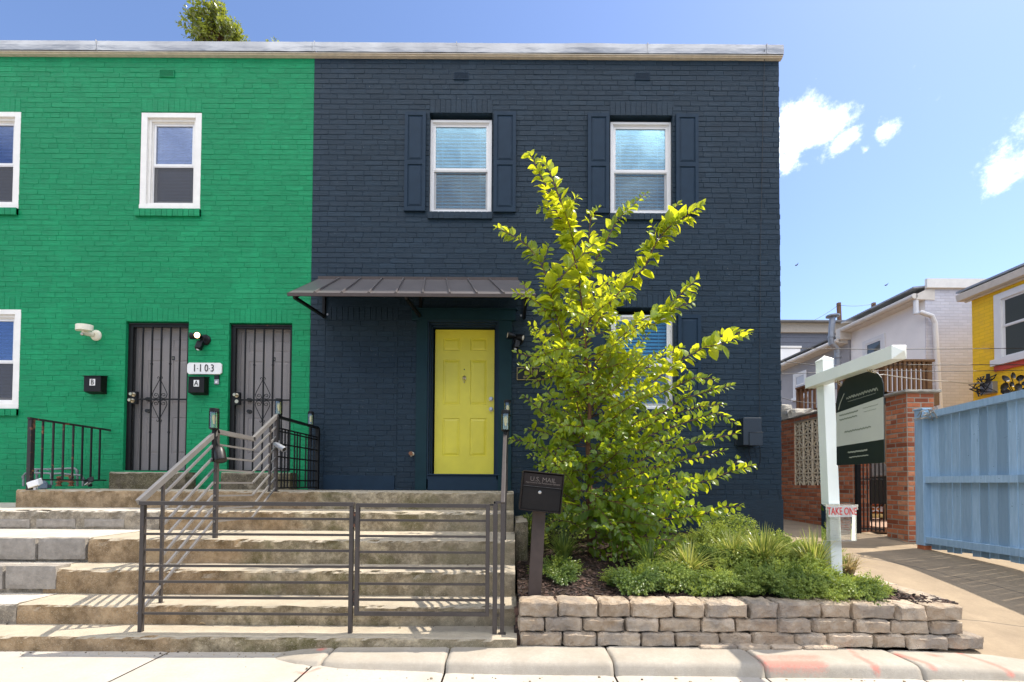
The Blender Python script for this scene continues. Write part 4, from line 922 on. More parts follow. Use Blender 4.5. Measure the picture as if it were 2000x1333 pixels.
# small floodlight heads on the landing
def flood(loc, label, mat, lensm, rz):
    t = thing('floodlight', label, 'floodlight', loc, None); o = Vector(loc); R3 = Matrix.Rotation(rz, 3, 'Z')
    q = lambda x, y, z: R3 @ V(x, y, z)
    m = MB(); m.obox(o + q(0, 0, .06), q(.058, 0, .02), q(0, .03, .012), q(-.012, 0, .034)); m.obox(o + q(.0, .02, .005), q(.012, 0, 0), q(0, .012, 0), V(0, 0, .02)); m.build('housing', mat, t, bevel=.008)
    m = MB(); m.obox(o + q(.012, -.018, .022), q(.045, 0, .016), q(0, .02, 0), V(0, 0, .004)); m.build('lens', lensm, t)
    m = MB(); m.cyl(o + V(0, 0, -.018), .012, .03, n=10); m.build('stem', mat, t)
p = at(68, 948, 5.17); flood((p.x, 5.17, 1.09), 'small white floodlight at the foot of the rusty railing post', M['white_vinyl'], M['ivory'], .1)
p = at(181, 945, 5.95); flood((p.x, 5.9, 1.12), 'small black floodlight low on the landing beside the gas pipes', M['black_plastic'], M['white_vinyl'], -.5)
# gas pipes
gpipe = thing('gas_meter_pipes', 'tangle of grey gas pipes, rusty valves and a slate housing behind the rusty railing', 'gas pipes', (-5.6, 5.95, 1.07))
def G(px, py, Y=5.95): return at(px, py, Y)
m = MB()
m.tube([G(64, 917), G(100, 917), G(145, 915), G(150, 918), G(151, 925), G(151, 950)], .013, 10); m.tube([G(72, 918), G(72, 950)], .014, 10)
m.tube([G(46, 950, 5.9), G(46, 930, 5.9), G(50, 925, 5.9), G(60, 924, 5.9), G(98, 925, 5.9), G(101, 930, 5.9), G(101, 948, 5.9)], .013, 10)
m.tube([G(100, 926, 5.9), G(120, 925, 5.9), G(135, 927, 5.9), G(160, 929, 5.9), G(162, 935, 5.9), G(162, 950, 5.9)], .012, 10)
for q_ in ((72, 921), (151, 921), (101, 932), (46, 932), (95, 917), (162, 936)): m.cyl(G(q_[0], q_[1]) + V(0, 0, -.015), .019, .03, n=10)
m.build('pipe', M['pipe'], gpipe, smooth=False)
m = MB()
for (px, hh) in ((115, 0), (139, .0)):
    o = G(px, 950, 5.88); m.lathe(o, [(.03, 0), (.032, .015), (.022, .02), (.022, .04), (.034, .045), (.034, .055), (.02, .06), (.018, .10), (.028, .105), (.028, .125), (.012, .13), (0, .135)], n=14)
m.tube([G(115, 940, 5.88), G(139, 940, 5.88)], .010, 8); m.obox(G(132, 930, 5.86), (.03, 0, 0), (0, .01, 0), (0, 0, .008)); m.build('valve', M['pipe_rust'], gpipe)
m = MB(); o = G(82, 948, 5.86); m.lathe(o + V(0, .03, .0), [(.0, -.01), (.06, 0), (.065, .02), (.05, .045), (0, .05)], (0, -1, 0), 22); m.box(o.x, o.x + .13, 5.80, 5.86, 1.08, 1.13); m.build('regulator', M['meter'], gpipe, bevel=.004)

# ---------------------------------------------------------------- things on the green wall
def wall_mailbox(px0, py0, px1, py1, letter, label):
    Y = YF - .105; a = at(px0, py1, Y); b = at(px1, py0, Y); t = thing('wall_mailbox', label, 'mailbox', ((a.x + b.x) / 2, YF, a.z), 'black mailboxes on the green wall')
    m = MB(); m.prism([(a.x, YF - .008, a.z - .02), (a.x, Y, a.z), (a.x, Y, b.z - .02), (a.x, YF - .008, b.z)], (b.x - a.x, 0, 0)); m.build('box', M['black_box'], t, bevel=.004)
    m = MB(); m.prism([(a.x - .008, Y - .012, b.z - .022), (a.x - .008, Y - .012, b.z - .012), (a.x - .008, YF - .008, b.z + .012), (a.x - .008, YF - .008, b.z + .001)], (b.x - a.x + .016, 0, 0)); m.build('lid', M['black_box'], t, bevel=.002)
    c = V(lerp(a.x, b.x, .52), Y - .0035, lerp(a.z, b.z, .56)); m = MB(); m.box(c.x - .037, c.x + .037, Y - .003, Y - .0005, c.z - .045, c.z + .045); m.build('letter_sticker', M['white_sign'], t)
    m = MB(); m.text(letter, c + V(0, -.002, -.002), .10, depth=.002, sx=.85, bold=.001); m.build('letter', M['letter'], t)
wall_mailbox(163, 733, 197, 765, 'B', 'black wall mailbox marked B, left of both grey doors')
wall_mailbox(367, 735, 399, 767, 'A', 'black wall mailbox marked A, between the grey doors under the number board')
ns = thing('number_board', 'white clipped-corner board with the number 1103 between the grey doors', 'house number', (at(399, 720, YF).x, YF, at(399, 720, YF).z))
Y = YF - .03; a = at(365, 731, Y); b = at(433, 709, Y); k = .025
m = MB(); m.prism([(a.x + k, Y, a.z), (b.x - k, Y, a.z), (b.x, Y, a.z + k), (b.x, Y, b.z - k), (b.x - k, Y, b.z), (a.x + k, Y, b.z), (a.x, Y, b.z - k), (a.x, Y, a.z + k)], (0, .022, 0)); m.build('board', M['white_sign'], ns, bevel=.004)
m = MB(); c = V((a.x + b.x) / 2 - .01, Y - .002, (a.z + b.z) / 2)
for i, ch in enumerate('1103'): m.text(ch, c + V(-.125 + i * .083, -.002, 0), .145, depth=.004, sx=.78)
for i in (0, 2): m.text('.', c + V(-.083 + i * .083, -.002, .02), .09, depth=.003)
m.build('numerals', M['letter'], ns)
db = thing('doorbell', 'small silver and black video doorbell right of mailbox A', 'doorbell', (at(423, 742, YF).x, YF, at(423, 742, YF).z)); c = at(423, 742, YF - .02)
m = MB(); m.box(c.x - .032, c.x + .032, YF - .024, YF - .005, c.z - .065, c.z + .005); m.build('plate', M['galv'], db, bevel=.004)
m = MB(); m.box(c.x - .032, c.x + .032, YF - .026, YF - .005, c.z + .006, c.z + .062); m.build('camera_top', M['black_plastic'], db, bevel=.004)
m = MB(); m.lathe((c.x, YF - .024, c.z - .035), [(.016, 0), (.016, .003), (.012, .004), (.011, .002), (0, .002)], (0, -1, 0), 16); m.build('button', M['white_vinyl'], db)
sl = thing('motion_light', 'cream plastic motion sensor light high on the green wall left of the doors', 'wall light', (at(185, 655, YF).x, YF, at(185, 655, YF).z))
c = at(189, 656, YF); m = MB(); m.lathe((c.x, YF - .004, c.z), [(.075, 0), (.075, .012), (.06, .03), (.02, .04), (0, .04)], (0, -1, 0), 24); m.build('backplate', M['ivory'], sl, smooth=False)
m = MB(); m.tube([(c.x - .01, YF - .04, c.z + .0), (c.x - .07, YF - .12, c.z + .0), (c.x - .075, YF - .12, c.z - .03)], .035, 14); m.build('sensor_body', M['ivory'], sl, smooth=False)
m = MB(); q0 = c + V(-.045, -.12, .06)
arc = [V(-.115 + .0 * i, 0, 0) for i in range(1)]
m.prism([q0 + V(.115 * math.cos(t_) , -.09 * math.sin(t_), -.04) for t_ in [math.pi * i / 12 for i in range(13)]], (0, 0, .08)); m.build('lamp_head', M['ivory'], sl, bevel=.004)
m = MB(); m.lathe(c + V(-.06, -.145, -.03), [(.022, 0), (.02, .01), (.01, .018), (0, .02)], (0, -1, -.5), 14); m.build('sensor_eye', M['nickel'], sl)
def wall_flood(c, label, lit, s=1.0, headdir=((-.9, -.35, .0), (.1, -1, -.05))):
    t = thing('security_light', label, 'security light', (c.x, YF, c.z)); c = V(c.x, YF, c.z)
    m = MB(); m.lathe(c + V(0, -.003, 0), [(.075 * s, 0), (.075 * s, .015), (.06 * s, .035), (0, .04)], (0, -1, 0), 24); m.build('backplate', M['black_plastic'], t)
    for k, d in enumerate(headdir):
        d = Vector(d).normalized(); o = c + V((-.06 if k == 0 else -.025) * s, -.06 * s, (.03 if k == 0 else .025) * s)
        m = MB(); m.tube([c + V(0, -.03, 0), o], .012 * s, 8); m.lathe(o, [(0, -.01), (.022 * s, 0), (.035 * s, .03 * s), (.044 * s, .075 * s), (.046 * s, .10 * s), (.04 * s, .10 * s), (.036 * s, .09 * s), (0, .09 * s)], d, 20); h = m.build('lamp_head', M['black_plastic'], t, smooth=False)
        m = MB(); m.lathe(o + d * .092 * s, [(.038 * s, 0), (.03 * s, .008 * s), (0, .012 * s)], d, 18); m.build('lamp_face', M['glow'] if lit and k == 1 else M['lens'], h)
    m = MB(); o = c + V(-.03 * s, -.07 * s, -.07 * s); dv = V(-.25, -.35, -1).normalized(); m.tube([c + V(-.01, -.03, -.01), o], .014 * s, 8)
    m.obox(o + V(0, -.01, -.03 * s), V(.034, .012, 0) * s, V(-.012, .034, -.012) * s, V(-.012, -.012, -.055).normalized() * .055 * s); sb = m.build('camera_body', M['black_plastic'], t, bevel=.006)
    m = MB(); m.lathe(o + V(-.015, -.02, -.088 * s), [(.02 * s, 0), (.018 * s, .008), (0, .014)], (-.2, -.2, -1), 14); m.build('sensor_dome', M['white_vinyl'], sb)
    return t
c = at(402, 665, YF); wall_flood(c, 'black twin-head security light with one head lit, between the grey doors', True)
pl = bpy.data.lights.new('security_bulb', 'SPOT'); pl.energy = 6; pl.color = (1, .62, .28); pl.spot_size = rad(150); pl.shadow_soft_size = .03
po = bpy.data.objects.new('security_bulb', pl); C.objects.link(po); po.location = c + V(-.03, -.20, .02); po.rotation_euler = V(-.1, 1, .05).to_track_quat('Z', 'Y').to_euler()
po.location = c + V(-.02, -.17, .02)
c = at(1013, 664, YF); wall_flood(c, 'unlit black twin-head security light beside the teal door casing', False, 1.0, ((-.95, -.25, .08), (.85, -.35, -.3)))
# plaque, hose bib, utility box, cable on the navy wall
a = at(1009, 743, YF - .02); b = at(1074, 718, YF - .02); pq = thing('house_plaque', 'black plaque with gilt border and the number 1101 half hidden by the tree', 'plaque', (a.x, YF, a.z))
m = MB(); m.box(a.x, b.x, YF - .02, YF - .004, a.z, b.z); m.build('plate', M['black_plastic'], pq, bevel=.002)
m = MB(); ring(m, a.x + .004, b.x - .004, a.z + .004, b.z - .004, .006, YF - .023, YF - .019); m.build('border', M['gold'], pq)
m = MB(); cc = V((a.x + b.x) / 2, YF - .022, lerp(a.z, b.z, .60)); m.text('1101', cc, .105, depth=.003, sx=.72); m.text('16TH', cc + V(-.10, 0, -.068), .05, depth=.003, sx=.8); m.build('numerals', M['gold'], pq)
c = at(805, 887, YF); hb = thing('hose_bib', 'small corroded brass hose tap on the navy wall left of the yellow door', 'tap', (c.x, YF, c.z))
m = MB(); m.lathe(c, [(.03, 0), (.03, .006), (.012, .01), (.012, .05), (.018, .055), (.018, .07), (0, .075)], (0, -1, 0), 16); m.cyl(c + V(0, -.045, -.005), .012, .04, (0, -.3, -1), 12); m.build('body', M['brass'], hb)
m = MB(); m.lathe(c + V(0, -.08, 0), [(.006, -.01), (.006, 0), (.028, .002), (.03, .008), (.02, .01), (0, .01)], (0, -1, 0), 14); m.build('handle', M['pipe_rust'], hb)
a = at(1452, 870, 6.0); b = at(1488, 816, 6.0); ub = thing('utility_box', 'dark navy cable utility box with dangling wires on the navy wall near the alley', 'utility box', ((a.x + b.x) / 2, YF, a.z))
m = MB(); m.box(a.x, b.x, 6.0, YF - .03, a.z, b.z); m.build('cover', M['navy_box'], ub, bevel=.008)
m = MB(); m.box(a.x - .03, b.x - .02, YF - .029, YF - .004, a.z + .02, b.z - .01); m.build('backplate', M['navy_box'], ub)
m = MB(); m.box(lerp(a.x, b.x, .3), b.x + .004, 5.985, 5.999, a.z - .004, lerp(a.z, b.z, .45)); m.box(lerp(a.x, b.x, .3), b.x + .012, 5.98, 5.999, lerp(a.z, b.z, .45), lerp(a.z, b.z, .45) + .008); m.build('hatch', M['navy_box'], ub, bevel=.004)
m = MB()
for (q, w) in (([(1463, 870), (1463, 885), (1466, 895), (1468, 905)], .004), ([(1484, 872), (1485, 890), (1484, 905), (1480, 914), (1477, 920)], .005), ([(1453, 872), (1453, 885), (1458, 895), (1467, 903)], .003), ([(1466, 871), (1475, 878), (1484, 876)], .003)):
    m.tube([at(x, y, YF - .05) for x, y in q], w, 6)
m.build('wire', M['iron'], ub)
m = MB(); pts = [at(1493, 97, YF - .09), at(1493, 118, YF - .02), at(1489, 300, YF - .02), at(1485, 500, YF - .02), at(1484, 700, YF - .02), at(1484, 816, YF - .02)]
m.tube(pts, .0035, 6); solo(m.build('wall_cable', M['wire'], None), 'thin cable dropping down the navy wall from the roof edge to the utility box', 'cable')
# ---------------------------------------------------------------- planter wall
rw = thing('retaining_wall', 'low dry stacked wall of tan split-face blocks holding the planter', 'wall', (1.7, 3.14, 0))
ROWS = [([1013, 1089, 1170, 1233, 1318, 1379, 1464, 1521, 1608, 1667, 1754, 1810, 1888], 1177, 1209, 3.165), ([1011, 1064, 1140, 1222, 1288, 1371, 1438, 1522, 1588, 1672, 1743, 1820, 1886], 1209.5, 1237.5, 3.15),
        ([1014, 1099, 1167, 1253, 1321, 1408, 1472, 1555, 1618, 1707, 1772, 1850, 1928], 1238, 1266, 3.135)]
for r, (xs, y0, y1, Y) in enumerate(ROWS):
    za = at(1400, y1, Y).z; zb_ = at(1400, y0, Y).z
    for i, (p, q) in enumerate(zip(xs, xs[1:])):
        xa = at(p, 1220, Y).x + .003; xb = at(q, 1220, Y).x - .003; jy = random.uniform(-.012, .012); sag = -.012 * max(0, min(1, (p - 1640) / 100)) if r == 0 else -.008 * max(0, min(1, (p - 1640) / 100))
        m = MB(); rough_box(m, xa, xb, Y + jy, Y + .20, za + sag, zb_ + sag - random.uniform(0, .003), r * 20 + i, .009, (12, 6, 7), .011, random.random()); m.build('block', M['block'], rw)
    # return along the alley
    y = Y + .205
    for i in range(9):
        L_ = random.uniform(.2, .27); Xs = 3.30 - .02 * (2 - r) + (.02 * i); zz = za + sag + .0
        if zz + .1 < az(3.3, y + L_) + .01 or y > 5.6: break
        m = MB(); rough_box(m, Xs - .13, Xs + .05 + (.0 if r else .0), y, y + L_ - .006, zz, zb_ + sag, 100 + r * 20 + i, .006, (4, 8, 4), .01, random.random()); m.build('block', M['block'], rw); y += L_
xs = [1368, 1440, 1505, 1570, 1640]
for i, (p, q) in enumerate(zip(xs, xs[1:])):
    m = MB(); rough_box(m, at(p, 1268, 3.10).x, at(q, 1268, 3.10).x - .006, 3.09, 3.2, .02, .064, 70 + i, .004, (8, 3, 3), .008, .8); m.build('footing_block', M['block'], rw)
# soil / mulch bed
def soilz(x, y):
    z = interp(y, [(3.2, .315), (3.6, .33), (4.4, .40), (5.2, .47), (6.2, .52)])
    if y > 3.5 and x > 3.1: z = min(z, az(x, y) + .03)
    return z + .012 * nz(x, y, 0, 5) + .006 * nz(x, y, 3, 20)
m = MB(); nx, ny = 90, 76
for j in range(ny + 1):
    for i in range(nx + 1):
        y = lerp(3.26, 6.19, j / ny); x = lerp(.05, lerp(3.22, 3.74, max(0, (y - 3.26) / 2.93)), i / nx); m.v.append(Vector((x, y, soilz(x, y) - (.03 if i == nx else 0))))
for j in range(ny):
    for i in range(nx): q = j * (nx + 1) + i; m.f.append((q, q + 1, q + nx + 2, q + nx + 1)); m.t.append(.5)
struct(m.build('planting_bed', M['soil'], smooth=False))
m = MB(); rnd = random.Random(5)
for i in range(5200):
    y = 3.25 + 2.2 * rnd.random() ** 1.6; x = rnd.uniform(.06, 3.25); z = soilz(x, y) + .004
    a_ = rnd.uniform(0, 6.28); l = rnd.uniform(.008, .026); w = rnd.uniform(.004, .01); n = V(rnd.uniform(-.5, .5), rnd.uniform(-.5, .5), 1).normalized(); u = V(math.cos(a_), math.sin(a_), 0); u = (u - n * u.dot(n)).normalized(); v = n.cross(u)
    m.obox(V(x, y, z), u * l, v * w, n * .003, rnd.random() ** 2)
struct(m.build('mulch', M['chips']), 'stuff', 'dark shredded bark mulch covering the planter bed', 'mulch')
# strip of soil between steps and block wall
m = MB()
for i in range(60):
    x = rnd.uniform(.045, .085); z0_ = rnd.uniform(.0, .3); m.obox(V(x, 3.2 + z0_ * .4, z0_), V(rnd.uniform(.01, .03), 0, .01), V(0, .03, 0), V(.0, .01, .012), rnd.random())
struct(m.build('soil_gap', M['chips']), 'stuff', 'mulch spilling down the gap between the steps and the block wall', 'mulch')

m = MB()
for i in range(520):        # loose grit and leaf bits gathered along the kerb, the steps and the alley edge
    k = rnd.random()
    if k < .35: x = rnd.uniform(-5.5, 3.6); y = 3.13 - .30 - abs(rnd.gauss(0, .09)) if x > -1.3 else 3.09 - abs(rnd.gauss(0, .04)); z = gz(x)
    elif k < .7: q_ = rnd.choice([1, 2, 3, 4, 5]); x = rnd.uniform(-5.5, -.05); y = SY[q_ - 1] - abs(rnd.gauss(0, .03)) - .01; z = SZ[q_]
    elif k < .85: x = rnd.uniform(-5.5, 3.8); y = rnd.uniform(2.3, 2.85); z = gz(x)
    else: x = 3.36 + abs(rnd.gauss(0, .12)); y = rnd.uniform(3.2, 5.5); z = az(x, y)
    r_ = .0015 + .005 * rnd.random() ** 3; m.obox(V(x, y, z + r_ * .6), V(r_, r_ * .3, 0), V(-r_ * .4, r_ * .8, 0), V(0, r_ * .2, r_ * .6), rnd.random())
struct(m.build('grit', M['grit']), 'stuff', 'loose grit and leaf crumbs on the steps, kerb and pavement', 'grit')
# ---------------------------------------------------------------- free standing mailbox
Ym = 3.42; base = at(1043, 1170, Ym); mbx = thing('post_mailbox', 'leaning brown locking mailbox reading U.S. MAIL on a flat post in the planter', 'mailbox', (base.x, Ym, .3))
top = at(1053, 996, Ym); ax = (top - base).normalized(); uu = V(ax.z, 0, -ax.x); ny_ = V(0, 1, 0)
m = MB(); m.obox((V(base.x, Ym, .28) + top) / 2 + V(0, .0, 0), uu * .049, ny_ * .03, (top - V(base.x, Ym, .28)) / 2); m.build('post', M['brown_post'], mbx, bevel=.003)
ctr = at(1057, 961, Ym - .1); tl = rad(5.5); u = V(math.cos(tl), 0, -math.sin(tl)); w = V(math.sin(tl), 0, math.cos(tl)); hw, hh, hd = .152, .145, .17
Cc = V(ctr.x, Ym - .02, ctr.z)
m = MB()
for (du, dw, a, b) in ((-hw + .004, 0, .004, hh), (hw - .004, 0, .004, hh), (0, hh - .004, hw - .008, .004), (0, -hh + .004, hw - .008, .004)): m.obox(Cc + u * du + w * dw, u * a, V(0, hd, 0), w * b)
m.obox(Cc + V(0, .05, 0), u * (hw - .008), V(0, hd - .06, 0), w * (hh - .008)); m.build('shell', M['brown_box'], mbx, bevel=.003)
Yq = Ym - .02 - hd
m = MB(); m.obox(Cc + w * .085 + V(0, -hd + .015, 0), u * (hw - .01), V(0, .006, 0), w * .045); hp = m.build('hopper_door', M['brown_box'], mbx, bevel=.003)
m = MB(); m.text('U.S. MAIL', Cc + w * .088 + V(0, -hd + .008, 0), .047, u=u, w=w, depth=.003, bold=-.0004); m.text('Approved by the Postmaster General', Cc + w * .063 + V(0, -hd + .008, 0), .0165, u=u, w=w, depth=.002); m.build('lettering', M['emboss'], hp)
m = MB(); m.obox(Cc - w * .052 + V(0, -hd + .02, 0), u * (hw - .01), V(0, .006, 0), w * .084); m.build('lower_door', M['black_box'], mbx, bevel=.003)
m = MB(); m.obox(Cc + w * .036 + V(0, -hd + .008, 0), u * (hw - .012), V(0, .004, 0), w * .004)
for k in (-.11, -.04, .04, .11): m.cyl(Cc + w * .036 + u * (k - .012) + V(0, -hd + .006, 0), .004, .024, u, 8)
m.build('hinge', M['dark_metal'], mbx)
m = MB(); m.lathe(Cc - w * .004 - u * .015 + V(0, -hd + .014, 0), [(.012, 0), (.012, .004), (.004, .005), (0, .003)], (0, -1, 0), 16); m.build('lock', M['nickel'], mbx)

# ---------------------------------------------------------------- leaves
def add_leaf(m, p, d, n, L_, Wd, tone, fold=.18, curl=.12):
    d = d.normalized(); n = (n - d * n.dot(d))
    if n.length < 1e-3: n = d.orthogonal()
    n.normalize(); w = d.cross(n)
    q = lambda a, b, c: p + d * (a * L_) + w * (b * Wd) + n * (c * L_)
    b0 = p; m1 = q(.33, 0, -.02); m2 = q(.68, 0, -curl * .5); tip = q(1, 0, -curl * 1.3)
    L1, R1 = q(.22, -.42, fold * .45), q(.22, .42, fold * .45); L2, R2 = q(.52, -.5, fold * .5 - curl * .2), q(.52, .5, fold * .5 - curl * .2); L3, R3 = q(.80, -.28, fold * .25 - curl * .7), q(.80, .28, fold * .25 - curl * .7)
    m.add([b0, L1, m1, L2, m2, L3, tip, R1, R2, R3], [(0, 2, 1), (1, 2, 3), (3, 2, 4), (3, 4, 5), (5, 4, 6), (0, 7, 2), (7, 8, 2), (8, 4, 2), (8, 9, 4), (9, 6, 4)], tone)
LSC = 1.45
def leafy(m, tw, pts, r0, L_, gap, tone, rnd, t0=.05, up=V(0, 0, 1), spread=1.0, tonejit=.22, tipsmall=.55):
    """leaves set alternately along a polyline branch, flattened into a plume"""
    segs = []; tot = 0
    for a, b in zip(pts, pts[1:]): l = (b - a).length; segs.append((tot, l, a, b)); tot += l
    s = tot * t0; side = 1
    while s < tot:
        for (st, l, a, b) in segs:
            if st <= s <= st + l + 1e-6: break
        f = (s - st) / max(l, 1e-6); p = a.lerp(b, f); d = (b - a).normalized(); u = s / tot
        horiz = d.cross(V(0, 1, 0)); horiz = horiz.normalized() if horiz.length > .1 else V(1, 0, 0)
        sv = (horiz * rnd.uniform(.7, 1) + V(rnd.uniform(-.45, .45), rnd.uniform(-.75, .75), rnd.uniform(-.3, .3))).normalized() * side
        ld = (d * rnd.uniform(.45, .95) * (1 + .9 * max(0, u - .6)) + sv * spread).normalized(); ld.z -= rnd.uniform(0, .25)
        nn = V(rnd.uniform(-.6, .6), rnd.uniform(-1, .3), rnd.uniform(.25, 1.0)); ll = L_ * LSC * rnd.uniform(.75, 1.15) * (1 - (1 - tipsmall) * max(0, u - .6) / .4)
        add_leaf(m, p + ld * .008, ld, nn, ll, ll * rnd.uniform(.60, .78), min(1, max(0, tone + rnd.uniform(-tonejit, tonejit))), rnd.uniform(.05, .35), rnd.uniform(0, .25))
        side = -side; s += gap * rnd.uniform(.6, 1.3)
    d = (pts[-1] - pts[-2]).normalized()
    for k in range(2): add_leaf(m, pts[-1], (d + V(rnd.uniform(-.5, .5), rnd.uniform(-.5, .5), rnd.uniform(-.3, .4))), V(rnd.uniform(-1, 1), -1, 1), L_ * .6, L_ * .32, tone)
rnd = random.Random(21)
YT = 4.75
tree = thing('young_tree', 'young multi-branched tree with translucent yellow-green leaves in front of the navy house', 'tree', (at(1152, 1090, YT).x, YT, .42))
lm = MB(); tw = MB()
trunkp = [at(1155, 1100, YT), at(1151, 1040, YT), at(1152, 960, YT + .02), at(1148, 880, YT), at(1152, 800, YT - .03), at(1146, 720, YT), at(1141, 640, YT), at(1140, 560, YT - .05)]
tk = MB(); tk.tube(trunkp, [.036, .030, .028, .024, .021, .017, .013, .009], 10); tk.build('trunk', M['bark'], tree, smooth=True)
def br(path, ya, yb, L_, tone, gap=.034, r=.009, t0=.12):
    n = len(path); pts = [at(px, py, lerp(ya, yb, (i / (n - 1)))) for i, (px, py) in enumerate(path)]
    tw.tube(pts, r, 6, .0022); leafy(lm, tw, pts, r, L_, gap * .95, tone, rnd, t0)
    for q in range(int(len(path) * .6)):      # short side shoots break up the plume
        u = rnd.uniform(.2, .85) * (n - 1); i = int(u); b_ = pts[i].lerp(pts[i + 1], u - i); d_ = (pts[i + 1] - pts[i]).normalized()
        e = b_ + (d_ * rnd.uniform(.3, .9) + V(rnd.uniform(-.9, .9), rnd.uniform(-.9, .7), rnd.uniform(-.5, .7))).normalized() * rnd.uniform(.08, .22)
        tw.tube([b_, b_.lerp(e, .5) + V(0, 0, .01), e], .0028, 4, .001); leafy(lm, tw, [b_, b_.lerp(e, .5) + V(0, 0, .01), e], .003, L_ * rnd.uniform(.55, .9), gap, tone - rnd.uniform(0, .25), rnd, .2)
    return pts
# each big limb: image path from trunk to tip, depth at trunk and at tip
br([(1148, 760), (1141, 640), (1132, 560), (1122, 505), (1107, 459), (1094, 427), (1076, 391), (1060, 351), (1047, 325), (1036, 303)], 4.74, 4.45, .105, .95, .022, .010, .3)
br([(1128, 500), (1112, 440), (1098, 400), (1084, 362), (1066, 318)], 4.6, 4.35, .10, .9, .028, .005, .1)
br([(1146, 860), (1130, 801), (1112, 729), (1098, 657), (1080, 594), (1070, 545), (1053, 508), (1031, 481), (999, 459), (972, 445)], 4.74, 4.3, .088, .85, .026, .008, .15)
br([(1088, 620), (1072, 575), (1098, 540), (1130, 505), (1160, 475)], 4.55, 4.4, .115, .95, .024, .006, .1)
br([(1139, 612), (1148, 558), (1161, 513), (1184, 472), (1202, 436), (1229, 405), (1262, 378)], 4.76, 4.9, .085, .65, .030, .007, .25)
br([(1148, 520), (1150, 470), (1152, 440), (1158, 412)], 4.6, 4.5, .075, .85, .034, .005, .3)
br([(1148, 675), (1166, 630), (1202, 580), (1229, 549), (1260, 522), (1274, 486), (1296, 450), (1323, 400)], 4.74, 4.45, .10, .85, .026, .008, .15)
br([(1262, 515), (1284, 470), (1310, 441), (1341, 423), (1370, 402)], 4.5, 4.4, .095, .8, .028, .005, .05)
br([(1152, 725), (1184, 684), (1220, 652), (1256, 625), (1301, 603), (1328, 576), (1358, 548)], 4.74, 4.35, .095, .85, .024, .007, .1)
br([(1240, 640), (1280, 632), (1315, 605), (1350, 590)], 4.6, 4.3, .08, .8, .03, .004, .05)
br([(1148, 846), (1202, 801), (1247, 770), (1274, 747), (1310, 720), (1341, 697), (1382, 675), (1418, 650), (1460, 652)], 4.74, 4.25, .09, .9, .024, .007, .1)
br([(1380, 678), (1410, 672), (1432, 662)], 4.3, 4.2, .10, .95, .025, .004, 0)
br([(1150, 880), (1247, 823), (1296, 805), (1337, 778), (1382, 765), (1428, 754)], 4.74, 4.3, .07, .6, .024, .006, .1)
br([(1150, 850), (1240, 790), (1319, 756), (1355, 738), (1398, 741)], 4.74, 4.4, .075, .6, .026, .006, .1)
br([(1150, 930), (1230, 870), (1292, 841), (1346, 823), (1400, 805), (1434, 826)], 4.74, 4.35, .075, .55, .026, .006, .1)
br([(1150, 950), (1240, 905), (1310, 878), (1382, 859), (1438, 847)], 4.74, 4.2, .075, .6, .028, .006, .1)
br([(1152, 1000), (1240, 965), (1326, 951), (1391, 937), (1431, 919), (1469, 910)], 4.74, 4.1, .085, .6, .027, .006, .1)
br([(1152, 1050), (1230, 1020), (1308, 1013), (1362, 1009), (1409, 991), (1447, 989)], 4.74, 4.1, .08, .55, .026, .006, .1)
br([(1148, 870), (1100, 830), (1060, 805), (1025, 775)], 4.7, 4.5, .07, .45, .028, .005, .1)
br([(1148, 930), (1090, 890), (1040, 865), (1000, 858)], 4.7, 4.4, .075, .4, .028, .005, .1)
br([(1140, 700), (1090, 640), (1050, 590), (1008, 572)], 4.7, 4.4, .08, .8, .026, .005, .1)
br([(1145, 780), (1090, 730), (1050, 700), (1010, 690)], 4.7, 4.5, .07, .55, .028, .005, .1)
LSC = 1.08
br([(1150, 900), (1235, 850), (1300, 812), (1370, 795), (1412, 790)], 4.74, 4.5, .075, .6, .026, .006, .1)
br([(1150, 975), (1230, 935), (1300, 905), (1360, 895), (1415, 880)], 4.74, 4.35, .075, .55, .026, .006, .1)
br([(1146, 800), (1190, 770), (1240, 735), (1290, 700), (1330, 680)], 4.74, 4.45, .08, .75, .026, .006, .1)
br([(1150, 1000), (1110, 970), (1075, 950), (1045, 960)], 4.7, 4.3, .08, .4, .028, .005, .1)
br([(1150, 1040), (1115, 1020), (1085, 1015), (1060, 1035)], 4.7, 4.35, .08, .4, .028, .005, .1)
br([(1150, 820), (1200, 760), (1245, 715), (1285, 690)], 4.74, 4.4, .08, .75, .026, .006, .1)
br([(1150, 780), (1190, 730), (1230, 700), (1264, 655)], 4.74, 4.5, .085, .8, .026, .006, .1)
br([(1150, 860), (1200, 815), (1250, 780), (1290, 760)], 4.74, 4.3, .08, .6, .026, .006, .1)
